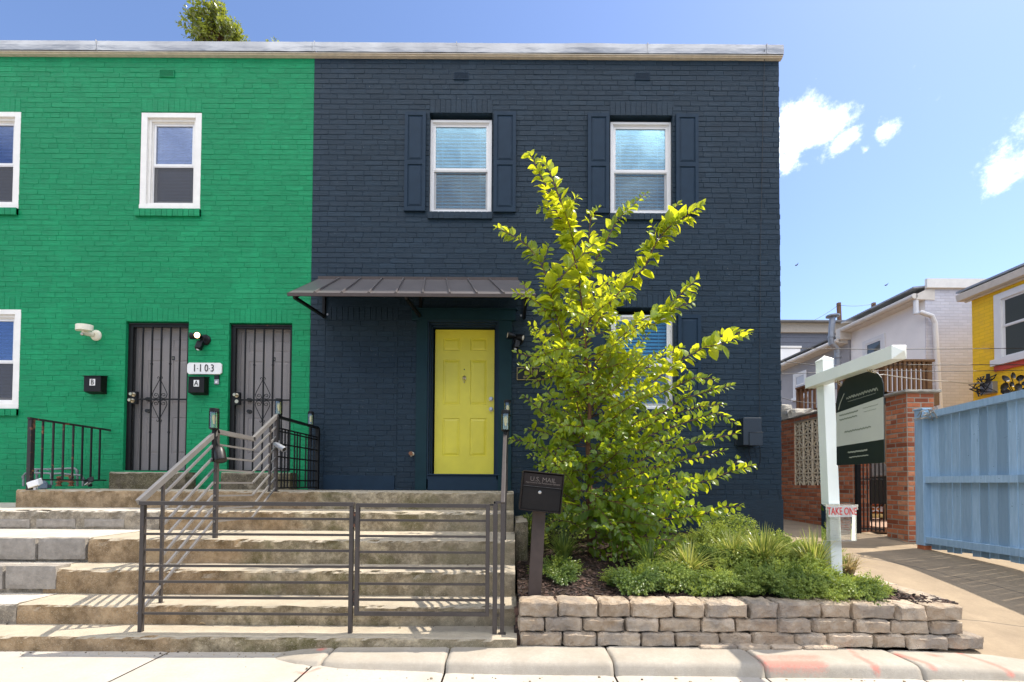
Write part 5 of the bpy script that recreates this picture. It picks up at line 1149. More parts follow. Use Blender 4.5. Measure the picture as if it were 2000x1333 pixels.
# inner twigs fill an uneven crown envelope
ENV = [(540, 1045, 1215), (600, 1020, 1265), (660, 1020, 1290), (720, 1025, 1300), (780, 1018, 1310), (840, 1008, 1330), (900, 1012, 1355), (960, 1035, 1385), (1010, 1055, 1390), (1060, 1085, 1360), (1115, 1160, 1330)]
def env(py):
    return interp(py, [(a, b) for a, b, c in ENV]), interp(py, [(a, c) for a, b, c in ENV])
for i in range(104):
    py0 = rnd.uniform(590, 1050); up_ = rnd.uniform(-.1, .9); py1 = min(1110, max(540, py0 - up_ * 90 + rnd.uniform(-20, 50)))
    l, r_ = env(py1); k = rnd.random(); px1 = lerp(l, r_, k); f = (py0 - 560) / 500
    dmax = .75; Y1 = YT + rnd.uniform(-dmax, dmax * .9)
    Y0 = YT; px0 = 1149; p0 = at(px0, py0, Y0); p1 = at(px1, py1, Y1); reach = (p1 - p0).length
    mid = p0.lerp(p1, .5) + V(rnd.uniform(-.05, .05), rnd.uniform(-.05, .05), .06 * rnd.random()); pts = [p0, p0.lerp(mid, .6), mid, mid.lerp(p1, .5) + V(0, 0, .02), p1]
    tw.tube(pts, .005, 5, .0015)
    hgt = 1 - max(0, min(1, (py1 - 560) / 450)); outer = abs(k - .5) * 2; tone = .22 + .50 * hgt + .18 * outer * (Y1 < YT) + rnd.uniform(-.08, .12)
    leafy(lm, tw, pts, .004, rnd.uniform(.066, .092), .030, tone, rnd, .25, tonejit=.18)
    for q in range(2):
        s = rnd.uniform(.4, .95); b_ = p0.lerp(p1, s); e = b_ + V(rnd.uniform(-.22, .22), rnd.uniform(-.25, .2), rnd.uniform(-.12, .2)); tw.tube([b_, b_.lerp(e, .5) + V(0, 0, .015), e], .003, 4, .001)
        leafy(lm, tw, [b_, b_.lerp(e, .5) + V(0, 0, .015), e], .003, rnd.uniform(.06, .085), .03, tone + .05, rnd, .1, tonejit=.18)
# low skirt of broader leaves in front of the trunk
for i in range(30):
    p0 = at(rnd.uniform(1120, 1220), rnd.uniform(960, 1060), YT - .1); p1 = at(rnd.uniform(1170, 1340), rnd.uniform(1020, 1125), rnd.uniform(4.0, 4.6)); mid = p0.lerp(p1, .5) + V(0, 0, .05)
    tw.tube([p0, mid, p1], .004, 5, .0015); leafy(lm, tw, [p0, mid, p1], .004, .085, .034, .38, rnd, .2, tonejit=.15)
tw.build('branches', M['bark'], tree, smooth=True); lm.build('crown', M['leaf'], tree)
print('tree faces', len(lm.f))

# ---------------------------------------------------------------- low plants
def juniper(cx, cy, rx, ry, h, n, seed, tone=.5, sp=1.0):
    rr = random.Random(seed); m = MB(); o = V(cx, cy, soilz(cx, cy))
    for i in range(n):
        a_ = rr.uniform(0, 6.283); r = math.sqrt(rr.random()) * (.75 + .25 * math.sin(a_ * 3 + seed)); x, y = cx + math.cos(a_) * r * rx, cy + math.sin(a_) * r * ry
        lump = .75 + .45 * nz(x, y, seed, 6); z = soilz(x, y) + 1.35 * h * (1 - r * r * .75) * rr.uniform(.25, 1.0) * lump
        d = V(math.cos(a_) * (.5 + r), math.sin(a_) * (.5 + r) - .25, rr.uniform(.15, 1.1)).normalized(); L_ = rr.uniform(.07, .14) * sp; tn = min(1, max(0, tone + rr.uniform(-.35, .35) + .7 * nz(x, y, seed + 3, 5)))
        p = V(x, y, z); s1 = d.orthogonal().normalized(); s2 = d.cross(s1)
        q = p + d * L_; m.poly([p - s1 * .0012, p + s1 * .0012, q], tn)
        for k in range(9):
            u = k / 9; c = p + d * (L_ * u); an = k * 2.4; sd_ = s1 * math.cos(an) + s2 * math.sin(an); nl = .030 * sp * (1.15 - u * .6)
            e = c + (d * .75 + sd_).normalized() * nl; w_ = d.cross(sd_) * .0062 * sp; m.poly([c - w_, c + w_, e], min(1, tn + u * .25))
    return m
J = [(1245, 1150, 3.55, .26, .2, .13, 700, .22), (1320, 1135, 3.62, .2, .2, .15, 600, .25), (1400, 1150, 3.5, .24, .2, .12, 750, .4), (1490, 1150, 3.48, .25, .22, .14, 900, .45), (1575, 1150, 3.45, .25, .2, .14, 850, .5),
     (1660, 1155, 3.42, .22, .16, .11, 600, .5), (1545, 1100, 3.8, .3, .25, .19, 900, .6), (1440, 1070, 4.1, .35, .3, .22, 1000, .6), (1350, 1075, 4.2, .3, .3, .2, 700, .45), (1290, 1120, 3.75, .22, .2, .14, 500, .22),
     (1600, 1130, 3.6, .2, .2, .14, 500, .55), (1090, 1130, 3.9, .2, .22, .09, 350, .2), (1700, 1150, 3.5, .1, .1, .05, 160, .5),
     (1400, 1045, 4.7, .4, .35, .26, 900, .7), (1520, 1060, 4.4, .35, .3, .24, 900, .75), (1590, 1075, 4.3, .22, .25, .2, 500, .7)]
DESC = ['deep green juniper mat sprawling over the planter edge below the tree', 'dark low juniper directly under the skirt of leaves', 'mid green juniper spreading to the top of the block wall', 'feathery juniper clump in the middle of the block wall', 'bright feathery juniper between the middle of the wall and the sign post',
        'small juniper tuft at the corner end of the planter', 'light green juniper mound just left of the sign post', 'broad juniper mound behind the yellow grass clump', 'juniper mound behind the green grass tuft under the tree', 'shaded juniper patch close to the trunk',
        'juniper sprays at the foot of the sign post', 'thin dark juniper beside the mailbox post', 'tiny juniper sprig on the mulch nearest the alley', 'sunlit yellow green juniper mound in front of the rounded shrub', 'sunlit juniper mound behind the space between the two yellow grass clumps', 'small sunlit juniper at the back edge of the bed near the alley']
for i, (px, py, Y, rx, ry, h, n, tn) in enumerate(J):
    c = at(px, py, Y); m = juniper(c.x, Y, rx, ry, h, int(n * .95), i + 1, tn); o = m.build('juniper', M['juniper'], None); solo(o, DESC[i], 'shrub', 'junipers in the planter')
# rounded shrubs near the wall
for i, (px, py, Y, r, h, lab) in enumerate(((1425, 1030, 5.2, .33, .30, 'rounded green shrub against the navy wall right of the tree'), (1035, 1040, 5.0, .2, .28, 'small bright green shrub beside the steps behind the mailbox'), (1100, 1020, 5.3, .3, .42, 'leafy dark shrub at the navy wall left of the trunk'))):
    c = at(px, py, Y); rr = random.Random(i + 90); m = MB(); z0_ = soilz(c.x, Y)
    for k in range(2200):
        th_ = rr.uniform(0, 6.28); ph = math.acos(rr.uniform(-.2, 1)); rad_ = r * (.6 + .4 * rr.random()) * (1 + .2 * nz(th_, ph, i, 1.5)); p = V(c.x + math.cos(th_) * math.sin(ph) * rad_, Y + math.sin(th_) * math.sin(ph) * rad_, z0_ + .03 + math.cos(ph) * rad_ * h / r + h * .25)
        add_leaf(m, p, V(rr.uniform(-1, 1), rr.uniform(-1, 1), rr.uniform(-.2, 1)), V(rr.uniform(-1, 1), rr.uniform(-1, 1), 1), .028, .018, rr.uniform(.2, .8))
    solo(m.build('shrub', M['juniper'], None), lab, 'shrub')
def clump(cx, cy, n, L_, mat, seed, spread=1.0, w=.0075, up=1.0):
    n = int(n * 1.5)
    rr = random.Random(seed); m = MB()
    for i in range(n):
        a_ = rr.uniform(0, 6.283); b0 = V(cx + math.cos(a_) * .05 * rr.random() * spread, cy + math.sin(a_) * .05 * rr.random() * spread, soilz(cx, cy) - .01); d = V(math.cos(a_), math.sin(a_), 0); l = L_ * 1.3 * rr.uniform(.55, 1.1); lean = rr.uniform(.1, .95) * spread; sdv = V(-d.y, d.x, 0); pts = []; k = 6
        for j in range(k + 1): t_ = j / k; pts.append(b0 + d * (l * lean * t_ ** 1.5 * .9) + V(0, 0, up) * (l * (t_ - .62 * lean * t_ ** 2.4)))
        tn = rr.random()
        for j in range(k):
            w0 = w * (1 - (j / k) ** 2); w1 = w * (1 - ((j + 1) / k) ** 2) + .0003; m.poly([pts[j] - sdv * w0, pts[j] + sdv * w0, pts[j + 1] + sdv * w1, pts[j + 1] - sdv * w1], tn)
    return m
GR = [(1490, 1075, 4.0, 300, .40, 'grassblade', 1.0, 'largest yellow striped grass clump in the middle of the planter'), (1588, 1085, 3.85, 170, .38, 'grassblade', .7, 'upright yellow grass clump just left of the sign post'), (1345, 1110, 3.9, 170, .32, 'grassblade', 1.1, 'yellow striped grass leaning out under the right side of the tree'),
      (1100, 1090, 4.5, 120, .30, 'juniper', 1.2, 'dark strap leaved grass left of the trunk'), (1655, 1085, 4.1, 60, .2, 'drygrass', 1.2, 'dry tan grass tuft right of the sign post'), (1270, 1105, 4.1, 110, .28, 'juniper', 1.1, 'shaded green grass tuft right of the trunk'), (1720, 1140, 3.5, 12, .05, 'grassblade', 1, 'tiny green weed at the edge of the capstones'), (1430, 1075, 4.2, 200, .34, 'grassblade', 1.1, 'bright grass clump between the tree and the largest grass clump')]
for i, (px, py, Y, n, L_, mt, sp, lab) in enumerate(GR):
    c = at(px, py, Y); solo(clump(c.x, Y, n, L_, M[mt], 200 + i, sp).build('grass_clump', M[mt], None), lab, 'grass', 'grass clumps in the planter')
for i, (px, py, Y) in enumerate(((388, 1219, 3.12), (424, 1310, 2.75), (175, 1304, 2.8), (255, 1158, 3.4))):
    q = at(px, py, Y); zz = SZ[5] + .012 if i == 0 else (gz(0) + .012 if i < 3 else SZ[4] + .01); q = atz(px, py, zz); m = MB(); add_leaf(m, q, V(1, .3, .1), V(.2, -.2, 1), .05, .022, .5, .4, .3)
    solo(m.build('fallen_leaf', M['dry_leaf'], None), ['curled dry leaf on the lowest step behind the fence', 'dry leaf on the pavement in front of the fence', 'small dark dry leaf on the pavement at the left', 'crumpled dry leaf on the second step at the left'][i], 'leaf')

# ---------------------------------------------------------------- for sale post, sign, flyer box
PX, PYy = 2.84, 4.03; pb = at(1628, 1110, PYy); lean = .03
sg = thing('sign_post', 'white square sign post with a horizontal arm and pointed cap at the alley corner', 'sign post', (pb.x, PYy, pb.z)); h = .0495
tp = at(1610, 706, PYy); axp = (V(tp.x, PYy, tp.z) - V(pb.x, PYy, pb.z - .1)); L_ = axp.length; axp.normalize(); uu = V(axp.z, 0, -axp.x); bp_ = V(pb.x, PYy, pb.z - .1)
m = MB(); m.obox(bp_ + axp * L_ / 2, uu * h, V(0, h, 0), axp * L_ / 2); m.build('post', M['white_post'], sg, bevel=.004)
m = MB(); t_ = bp_ + axp * L_; q = [t_ + uu * a_ * h * 1.04 + V(0, b_ * h * 1.04, 0) for a_, b_ in ((-1, -1), (1, -1), (1, 1), (-1, 1))]; m.add(q + [p + axp * .008 for p in q] + [t_ + axp * .05], [(0, 1, 5, 4), (1, 2, 6, 5), (2, 3, 7, 6), (3, 0, 4, 7), (4, 5, 8), (5, 6, 8), (6, 7, 8), (7, 4, 8), (3, 2, 1, 0)]); m.build('cap', M['white_post'], sg)
a0 = at(1583, 749, 4.14); a1 = at(1756, 688, 3.13); dr = (a1 - a0).normalized(); sd_ = dr.cross(V(0, 0, 1)).normalized(); up_ = sd_.cross(dr); hh_ = .0495
m = MB(); m.obox((a0 + a1) / 2, sd_ * hh_ * 1.02, dr * (a1 - a0).length / 2, up_ * hh_)
for e, s_ in ((a1, 1), (a0, -1)):
    q = [e + sd_ * a_ * hh_ * 1.02 + up_ * b_ * hh_ for a_, b_ in ((-1, -1), (1, -1), (1, 1), (-1, 1))]; m.add(q + [e + dr * s_ * .045], [(0, 1, 4), (1, 2, 4), (2, 3, 4), (3, 0, 4)] if s_ > 0 else [(1, 0, 4), (2, 1, 4), (3, 2, 4), (0, 3, 4)])
m.build('arm', M['white_post'], sg, bevel=.003)
# hanging sign: an arched panel in the plane of the arm
f0 = at(1633, 800, 3.86); f1 = at(1726, 800, 3.36); du = V(f1.x - f0.x, f1.y - f0.y, 0); wS = du.length; du.normalize(); nrm = V(-du.y, du.x, 0)
if nrm.x > 0: nrm = -nrm
zB = at(1680, 907, 3.6).z; zTop = at(1690, 722, 3.55).z; HS = zTop - zB; o0 = V(f0.x, f0.y, zB)
hs = thing('hanging_sign', 'dark arched panel with a pale middle band hanging from the white post arm', 'sign', (f0.x, f0.y, zB))
def SP(u_, v_, d_=0): return o0 + du * (u_ * wS) + V(0, 0, v_ * HS) + nrm * d_
arch = [(0, .70), (.01, .76), (.04, .82), (.09, .88), (.17, .93), (.28, .97), (.42, .995), (.55, .998), (.68, .985), (.8, .955), (.9, .91), (.96, .86), (.99, .8), (1, .74)]
m = MB(); m.prism([SP(.02, 0), SP(0, .01)] + [SP(*q) for q in arch] + [SP(1, .01), SP(.98, 0)], -nrm * .006); m.build('panel', M['sign_black'], hs)
for s_ in (1, -1):
    dd = .0012 if s_ > 0 else -.0072
    m = MB(); m.prism([SP(.002, .215, dd), SP(.998, .235, dd), SP(.998, .66, dd), SP(.002, .60, dd)], nrm * -.0008 * s_); m.build('pale_band', M['sign_pale'], hs)
def stroke(m, u0, u1, v, amp, w, seed, d_=.0022):
    rr = random.Random(seed); n = int((u1 - u0) * 60); pts = []
    for i in range(n + 1): u_ = lerp(u0, u1, i / n); pts.append(SP(u_, v + u_ * .03 + amp * math.sin(i * 1.9 + rr.uniform(-.6, .6)) * rr.uniform(.4, 1), d_))
    for a_, b_ in zip(pts, pts[1:]): m.bar(a_, b_, w, .0006, nrm)
m = MB(); stroke(m, .25, .9, .73, .022, .006, 1); stroke(m, .30, .85, .735, .015, .009, 2); stroke(m, .28, .86, .69, .003, .003, 3); m.tube([SP(.06, .63, .002), SP(.1, .70, .002), SP(.17, .77, .002), SP(.2, .80, .002)], .003, 5); m.build('script_lettering', M['sign_mid'], hs)
m = MB(); stroke(m, .08, .5, .56, .006, .012, 4); stroke(m, .08, .48, .51, .006, .010, 5); stroke(m, .6, .9, .57, .005, .004, 6); stroke(m, .62, .86, .53, .005, .003, 7); stroke(m, .2, .76, .36, .010, .010, 8); m.build('printed_lines', M['sign_grey'], hs)
m = MB(); stroke(m, .27, .68, .125, .008, .012, 9); stroke(m, .3, .7, .07, .006, .008, 10); m.build('footer_lettering', M['sign_mid'], hs)
m = MB()
for (u_, side_) in ((.13, 0), (.86, 1)):
    up0 = SP(u_, .93 if side_ else .90, -.003); ah = a0.lerp(a1, ((up0.y - a0.y) / (a1.y - a0.y))); top_ = V(ah.x, up0.y, ah.z - hh_); n = 4
    for i in range(n):
        c = up0.lerp(top_, (i + .5) / n); rL = (top_ - up0).length / n * .62; fl_ = i % 2; ax_ = V(1, 0, 0) if fl_ else V(0, 1, 0)
        m.tube([c + V(0, 0, math.sin(t_) * rL) + ax_ * math.cos(t_) * .010 for t_ in [math.pi * 2 * k / 10 for k in range(11)]], .0028, 6, caps=False)
m.build('chain', M['brass'], hs)
# clear flyer box
fb0 = at(1607, 1055, PYy - .07); fb1 = at(1664, 984, PYy - .07); M['clear_rim'] = glass('clear_plastic_rim', 1.6, (.82, .84, .82), .3); fb = thing('flyer_box', 'clear plastic flyer box lettered TAKE ONE on the white sign post', 'flyer box', (fb0.x, PYy - .05, fb0.z)); x0, x1, z0, z1 = fb0.x, fb1.x, fb0.z, fb1.z; ya, yb = PYy - .115, PYy - .052
m = MB()
m.poly([(x0, ya, z0), (x1, ya, z0), (x1, ya, z1 - .03), (x0, ya, z1 - .03)]); m.poly([(x0, yb, z0), (x1, yb, z0), (x1, yb, z1), (x0, yb, z1)]); m.poly([(x0, ya, z0), (x0, yb, z0), (x0, yb, z1), (x0, ya, z1 - .03)]); m.poly([(x1, ya, z0), (x1, yb, z0), (x1, yb, z1), (x1, ya, z1 - .03)]); m.poly([(x0, ya, z0), (x1, ya, z0), (x1, yb, z0), (x0, yb, z0)])
for i in range(9): z = lerp(z0 + .02, z1 - .12, i / 9); m.poly([(x0 + .05, ya - .001, z), (x1 - .04, ya - .001, z), (x1 - .04, ya - .006, z + .007), (x0 + .05, ya - .006, z + .007)])
m.build('tray', M['clear_plastic'], fb)
m = MB(); ring(m, x0 - .002, x1 + .002, z0 - .004, z1 - .02, .006, ya - .003, ya + .004); m.box(x0 - .01, x1 + .01, ya - .01, yb, z1 - .012, z1 - .006); m.box(x0 - .01, x1 + .01, ya - .012, ya - .008, z1 - .05, z1 - .008); m.build('rim', M['clear_rim'] if 'clear_rim' in M else M['sign_pale'], fb)
t = MT('plastic_haze', .4); n = t.n.new('ShaderNodeBsdfTransparent'); mx = t.n.new('ShaderNodeMixShader'); mx.inputs[0].default_value = .5; t.col((.75, .75, .72)); t.l.new(n.outputs[0], mx.inputs[1]); t.l.new(t.b.outputs[0], mx.inputs[2]); t.l.new(mx.outputs[0], t.n['Material Output'].inputs[0])
m = MB(); m.poly([(x0 + .01, ya - .0125, z1 - .115), (x1 - .01, ya - .0125, z1 - .115), (x1 - .01, ya - .0125, z1 - .02), (x0 + .01, ya - .0125, z1 - .02)]); m.build('haze_strip', t.m, fb)  # added strip imitating the pale haze on the clear plastic
m = MB(); m.text('TAKE ONE', V((x0 + x1) / 2 - .0, ya - .014, z1 - .068), .092, depth=.0015, sx=.585, bold=.0008); m.build('lettering', M['take_red'], fb)
# ---------------------------------------------------------------- alley: brick wall, pier, gate
XW = 5.49
aw_ = thing('brick_alley_wall', 'old red brick garden wall with a cream pierced block panel, beyond the navy house', 'wall', (XW, 8, .4))
wz = at(1597, 807, XW * FPX / 597).z
hA = at(1552, 827, XW * FPX / 551.6); hB = at(1605, 953, XW * FPX / 605); S = .245; ph = (hA.y - 3 * S * 1.02 - 7.15, hA.y - 7.15, hA.z - 5 * S, hA.z)
m = brick_wall((XW, 7.15, 0), (0, 1, 0), (-1, 0, 0), 0, 6.5, .2, wz, [ph], course=.072, blen=.215, depth=.0045, mort=.0065, seed=31, backtone=-1, reveal=.1, jag=0)
m.box(XW + .002, XW + .3, 7.152, 13.6, .2, wz - .002, -1) if False else None
m.build('face', M['red_brick'], aw_)
m = brick_wall((XW, 7.15, 0), (1, 0, 0), (0, -1, 0), 0, .26, .2, wz, [], course=.072, blen=.215, depth=.0045, mort=.0065, seed=33, backtone=-1, jag=0); m.build('end_face', M['red_brick'], aw_)
m = MB(); m.box(XW + .25, XW + .26, 7.16, 13.6, .2, wz - .01, .4); m.build('back_face', M['red_brick'], aw_)
m = MB(); rough_box(m, XW - .02, XW + .28, 7.13, 13.6, wz, wz + .045, 4, .006, (3, 60, 2), .01); m.build('cap', M['stone'], aw_)
m = MB()
for i in range(3):
    for j in range(5):
        y1 = 7.15 + ph[1] - i * S * 1.02; y0 = y1 - S * 1.02; zt = ph[3] - j * S; zb_ = zt - S; e = .014; xa, xb = XW + .005, XW + .045
        m.box(xa, xb, y0 + .002, y0 + e, zb_ + .002, zt - .002); m.box(xa, xb, y1 - e, y1 - .002, zb_ + .002, zt - .002); m.box(xa, xb, y0 + e, y1 - e, zt - e, zt - .002); m.box(xa, xb, y0 + e, y1 - e, zb_ + .002, zb_ + e)
        cy, cz = (y0 + y1) / 2, (zb_ + zt) / 2
        for k in range(8):
            a_ = k * math.pi / 4; rr_ = (S / 2 - e) * (1.0 if k % 2 == 0 else 1.36); p = V((xa + xb) / 2, cy + math.cos(a_) * .02, cz + math.sin(a_) * .02); q = V((xa + xb) / 2, cy + math.cos(a_) * rr_, cz + math.sin(a_) * rr_); m.bar(p, q, .013, .030 - k * .0008, (1, 0, 0))
m.build('pierced_block_panel', M['breeze'], aw_)
m = MB(); m.box(XW + .2, XW + .24, 7.15 + ph[0] - .05, 7.15 + ph[1] + .05, ph[2] - .05, ph[3] + .05); m.build('panel_backing', M['soil'], aw_)
pr = thing('brick_pier', 'square red brick gate pier between the iron gate and the blue fence', 'pier', (5.98, 6.7, .3)); PXa, PXb, PYa, PYb = 5.79, 6.19, 6.5, 6.87; pzt = at(1800, 768, 6.5).z
m = brick_wall((PXa, PYa, 0), (1, 0, 0), (0, -1, 0), 0, PXb - PXa, .2, pzt, [], course=.072, blen=.215, depth=.0045, mort=.0065, seed=41, backtone=-1, jag=0)
m2 = brick_wall((PXa, PYb, 0), (0, -1, 0), (-1, 0, 0), 0, PYb - PYa, .2, pzt, [], course=.072, blen=.215, depth=.0045, mort=.0065, seed=42, backtone=-1, jag=0)
i0 = len(m.v); m.v += m2.v; m.f += [tuple(k + i0 for k in f) for f in m2.f]; m.t += m2.t; m.box(PXa + .01, PXb, PYa + .01, PYb, .2, pzt - .002, .3); m.build('shaft', M['red_brick'], pr)
m = MB(); rough_box(m, PXa - .06, PXb + .08, PYa - .05, PYb + .05, pzt, pzt + .05, 2, .005, (10, 8, 2), .01); m.build('cap', M['stone'], pr)
m = MB(); rough_box(m, PXa + .12, PXb + .02, PYa - .035, PYa + .1, .2, .62, 6, .008, (8, 3, 8), .012); m.build('base_block', M['stone'], pr)
# a low wall stub carrying on from the pier behind the fence
ig = thing('iron_gate', 'dark vertical-bar iron gate between the brick wall and the pier', 'gate', (5.62, 7.0, .4)); GA, GB = V(XW + .04, 7.10, 0), V(PXa - .01, 6.90, 0); gzb, gzt = .46, 2.0
m = MB()
for z in (gzb + .04, 1.28, gzt): m.bar(GA + V(0, 0, z), GB + V(0, 0, z), .022, .022)
m.build('cross_rail', M['rusty'], ig)
for i in range(7):
    p = GA.lerp(GB, (i + .2) / 6.6); m = MB(); m.bar(p + V(0, -.012, gzb), p + V(0, -.012, gzt + .06), .013, .013); m.build('bar', M['rusty'], ig)
m = MB(); m.bar(GA + V(-.02, -.02, .42), GA + V(-.02, -.02, 2.1), .06, .05, (0, 1, 0)); m.build('post', M['iron'], ig)
# what shows through the gate
bp2 = thing('inner_pier', 'red brick pier with white joints seen through the iron gate', 'pier', (6.0, 8, .45))
m = brick_wall((XW + .27, 7.62, 0), (1, 0, 0), (0, -1, 0), 0, .24, .3, 2.35, [], course=.072, blen=.215, depth=.004, mort=.009, seed=51, backtone=-1, jag=0); m.box(XW + .275, XW + .505, 7.625, 7.9, .3, 2.34, .5); m.build('shaft', M['pale_brick'], bp2)
cg = thing('covered_grill', 'grill under a black and grey cover behind the iron gate', 'grill', (6.75, 8.4, .45)); gx = lambda px: at(px, 900, 8.2).x; gzv = lambda py: at(1720, py, 8.2).z
m = MB(); m.prism([(gx(1699), 8.2, gzv(985)), (gx(1745), 8.2, gzv(985)), (gx(1745), 8.2, gzv(932)), (gx(1735), 8.2, gzv(928)), (gx(1699), 8.2, gzv(932))], (0, .5, 0)); m.build('body_cover', M['black_plastic'], cg, bevel=.02)
m = MB(); m.prism([(gx(1697), 8.15, gzv(933)), (gx(1737), 8.15, gzv(930)), (gx(1736), 8.15, gzv(918)), (gx(1722), 8.15, gzv(902)), (gx(1708), 8.15, gzv(896)), (gx(1698), 8.15, gzv(905))], (0, .55, 0)); m.build('hood_cover', M['tarp'], cg, bevel=.03)
m = MB()
for x in (1703, 1740): m.box(gx(x) - .02, gx(x) + .02, 8.25, 8.3, .5, gzv(985))
m.build('leg', M['iron'], cg)
ob = thing('orange_bag', 'orange and yellow sack lying under the covered grill', 'bag', (6.8, 8.5, .5)); m = MB(); rough_box(m, gx(1703), gx(1742), 8.35, 8.7, gzv(1003), gzv(989), 3, .02, (8, 5, 3), .03); m.build('sack', M['orange'], ob)
m = MB(); rough_box(m, gx(1703), gx(1740), 8.34, 8.7, gzv(1014), gzv(1004), 5, .01, (6, 5, 2), .02); m.build('lower_sack', M['pale_yellow'], ob)
m = MB(); m.text('OCE', V(gx(1722), 8.32, gzv(996)), .12, depth=.002, bold=.004); m.build('lettering', M['white_sign'], ob)
m = MB(); m.box(XW + .3, 9.5, 7.0, 12, .44, .525); struct(m.build('courtyard_paving', M['pavers']))
rdr = thing('red_shed_door', 'brick red boarded door just visible below the hanging sign', 'door', (7, 9.5, .5)); m = MB(); X0, X1 = at(1690, 900, 9.4).x, at(1760, 900, 9.4).x
for i in range(8): m.box(lerp(X0, X1, i / 8), lerp(X0, X1, (i + 1) / 8) - .008, 9.4, 9.46, .5, at(1720, 850, 9.4).z)
m.build('boards', M['red_door'], rdr); m = MB(); m.box(X0, X1, 9.36, 9.40, at(1720, 918, 9.4).z, at(1720, 914, 9.4).z); m.build('ledge', M['stone'], rdr)
ps = thing('pale_slab', 'pale grey draped slab leaning on top of the brick wall behind the navy corner', 'slab', (6.2, 9.5, 2.2)); m = MB()
for (x0_, x1_, y0_, y1_, Yz) in ((1524, 1553, 789, 830, 9.6), (1545, 1602, 797, 835, 9.0)):
    a = at(x0_, y1_, Yz); b = at(x1_, y0_, Yz); rough_box(m, a.x, b.x, Yz, Yz + .4, a.z, b.z, x0_, .03, (6, 4, 4), .05)
m.build('sheet', M['stone'], ps)

# ---------------------------------------------------------------- blue board fence
XFn = 5.58; bf = thing('blue_fence', 'weathered light blue board fence along the alley', 'fence', (XFn, 5, .3)); rr = random.Random(8)
def fz(py, Y): # height of an image row on the fence plane
    return at(1000 + XFn / Y * FPX, py, Y).z
ztf = lambda y: interp(y, [(3, 2.23), (4.85, 2.18), (6.0, 2.115)])
zbf = lambda y: interp(y, [(3, .15), (4.85, .33), (6.0, .335)])
y = 5.945; k = 0
while y > 2.2:
    GAP = rr.choice([.008, .009, .010, .012]); w = rr.uniform(.08, .11) if k % 4 else rr.uniform(.11, .14); zt = ztf(y) + .055 + rr.uniform(-.012, .012); zb_ = zbf(y) + rr.uniform(-.012, .03); m = MB(); j = rr.uniform(-.0015, .0015); tn = rr.random()
    m.prism([(XFn + .022 + j, y, zb_), (XFn + .022 + j, y, zt - .008), (XFn + .022 + j, y - w * .5, zt), (XFn + .022 + j, y - w + GAP, zt - .006), (XFn + .022 + j, y - w + GAP, zb_ + rr.uniform(-.01, .01))], (.018, 0, 0), tn)
    m.build('board', M['blue_fence'], bf); y -= w; k += 1
for (za, zc, h_) in ((lambda y: ztf(y) - .0, 0, .085), (lambda y: 1.262 + (0), 0, .085), (lambda y: interp(y, [(3, .36), (4.85, .455), (6, .455)]), 0, .085)):
    m = MB(); P = [(XFn - .018, 5.955, za(5.93)), (XFn - .018, 4.85, za(4.85)), (XFn - .018, 2.2, za(2.2))]
    for a_, b_ in zip(P, P[1:]): m.bar(a_, b_, .075, h_, (0, 0, 1), rr.random())
    m.build('rail', M['blue_fence'], bf)
m = MB(); m.box(XFn - .075, XFn + .045, 5.95, 6.07, .38, 2.2); m.build('post', M['blue_fence'], bf, bevel=.004)
m = MB(); m.box(XFn - .085, XFn + .055, 5.94, 6.08, 2.2, 2.225); m.build('post_cap', M['blue_fence'], bf, bevel=.006)
m = MB(); m.box(XFn - .065, XFn + .04, 5.96, 6.06, .25, .38); m.build('post_foot', M['red_brick'], bf)
rp = MB(); rnd2 = random.Random(4)
for i in range(9):
    c = V(XFn + rnd2.uniform(-.1, .02), 5.95 + rnd2.uniform(-.08, .03), 2.14 + rnd2.uniform(-.02, .05)); rp.tube([c + V(rnd2.uniform(-.12, .12), rnd2.uniform(-.15, .1), rnd2.uniform(-.08, .06)) for _ in range(4)], .006, 6)
solo(rp.build('rope_tangle', M['stone'], None), 'frayed grey rope knotted round the top of the blue fence post', 'rope')

# ---------------------------------------------------------------- houses beyond
XH = 10.3; EZ = EYE + .466 * XH
def eave(par, X, y0, y1, z, mat, side=-1, drop=.22):
    m = MB(); m.prism([(X - .26, y0, z - .02), (X - .26, y0, z + .10), (X - .02, y0, z + .22), (X + .2, y0, z + .24), (X + .2, y0, z - .04)], (0, y1 - y0, 0)); m.build('eave', mat, par)
    m = MB(); m.tube([(X - .30, y0, z + .06), (X - .30, y1, z + .06)], .07, 10); m.build('gutter', M['cream_gutter'], par)
wh = thing('white_house', 'white stucco and brick rowhouse with a sloping cream eave, far right beyond the alley wall', 'house', (XH, 11, .5))
m = MB(); m.box(XH, XH + 6, 11.012, 13.45, .3, EZ); m.build('stucco_wall', M['stucco'], wh)
m = MB(); m.box(XH - .01, XH + 6, 11.0, 11.01, .3, EZ + .25); m.build('brick_end_wall', M['white_brick_y'], wh)
eave(wh, XH + .02, 10.985, 13.45, EZ - .12, M['cream_gutter'])
m = MB(); m.box(XH - .02, XH + 6, 10.93, 10.995, EZ + .13, EZ + .36); m.build('coping', M['white_casing'], wh)
m = MB(); m.prism([(XH - .3, 11, EZ + .14), (XH + 6, 11, EZ + .75), (XH + 6, 13.45, EZ + .75), (XH - .3, 13.45, EZ + .14)], (0, 0, .04)); m.build('roof', M['coping'], wh)
m = MB(); dy = 10.93; px_ = lambda px, py, Y: at(px, py, Y)
m.tube([(XH - .2, 11.05, EZ - .10), (XH - .2, 11.05, EZ - .48), at(1797, 610, 10.95), at(1820, 618, 10.9), at(1826, 632, 10.9), at(1836, 800, 10.9)], .055, 10); m.build('downspout', M['white_vinyl'], wh)
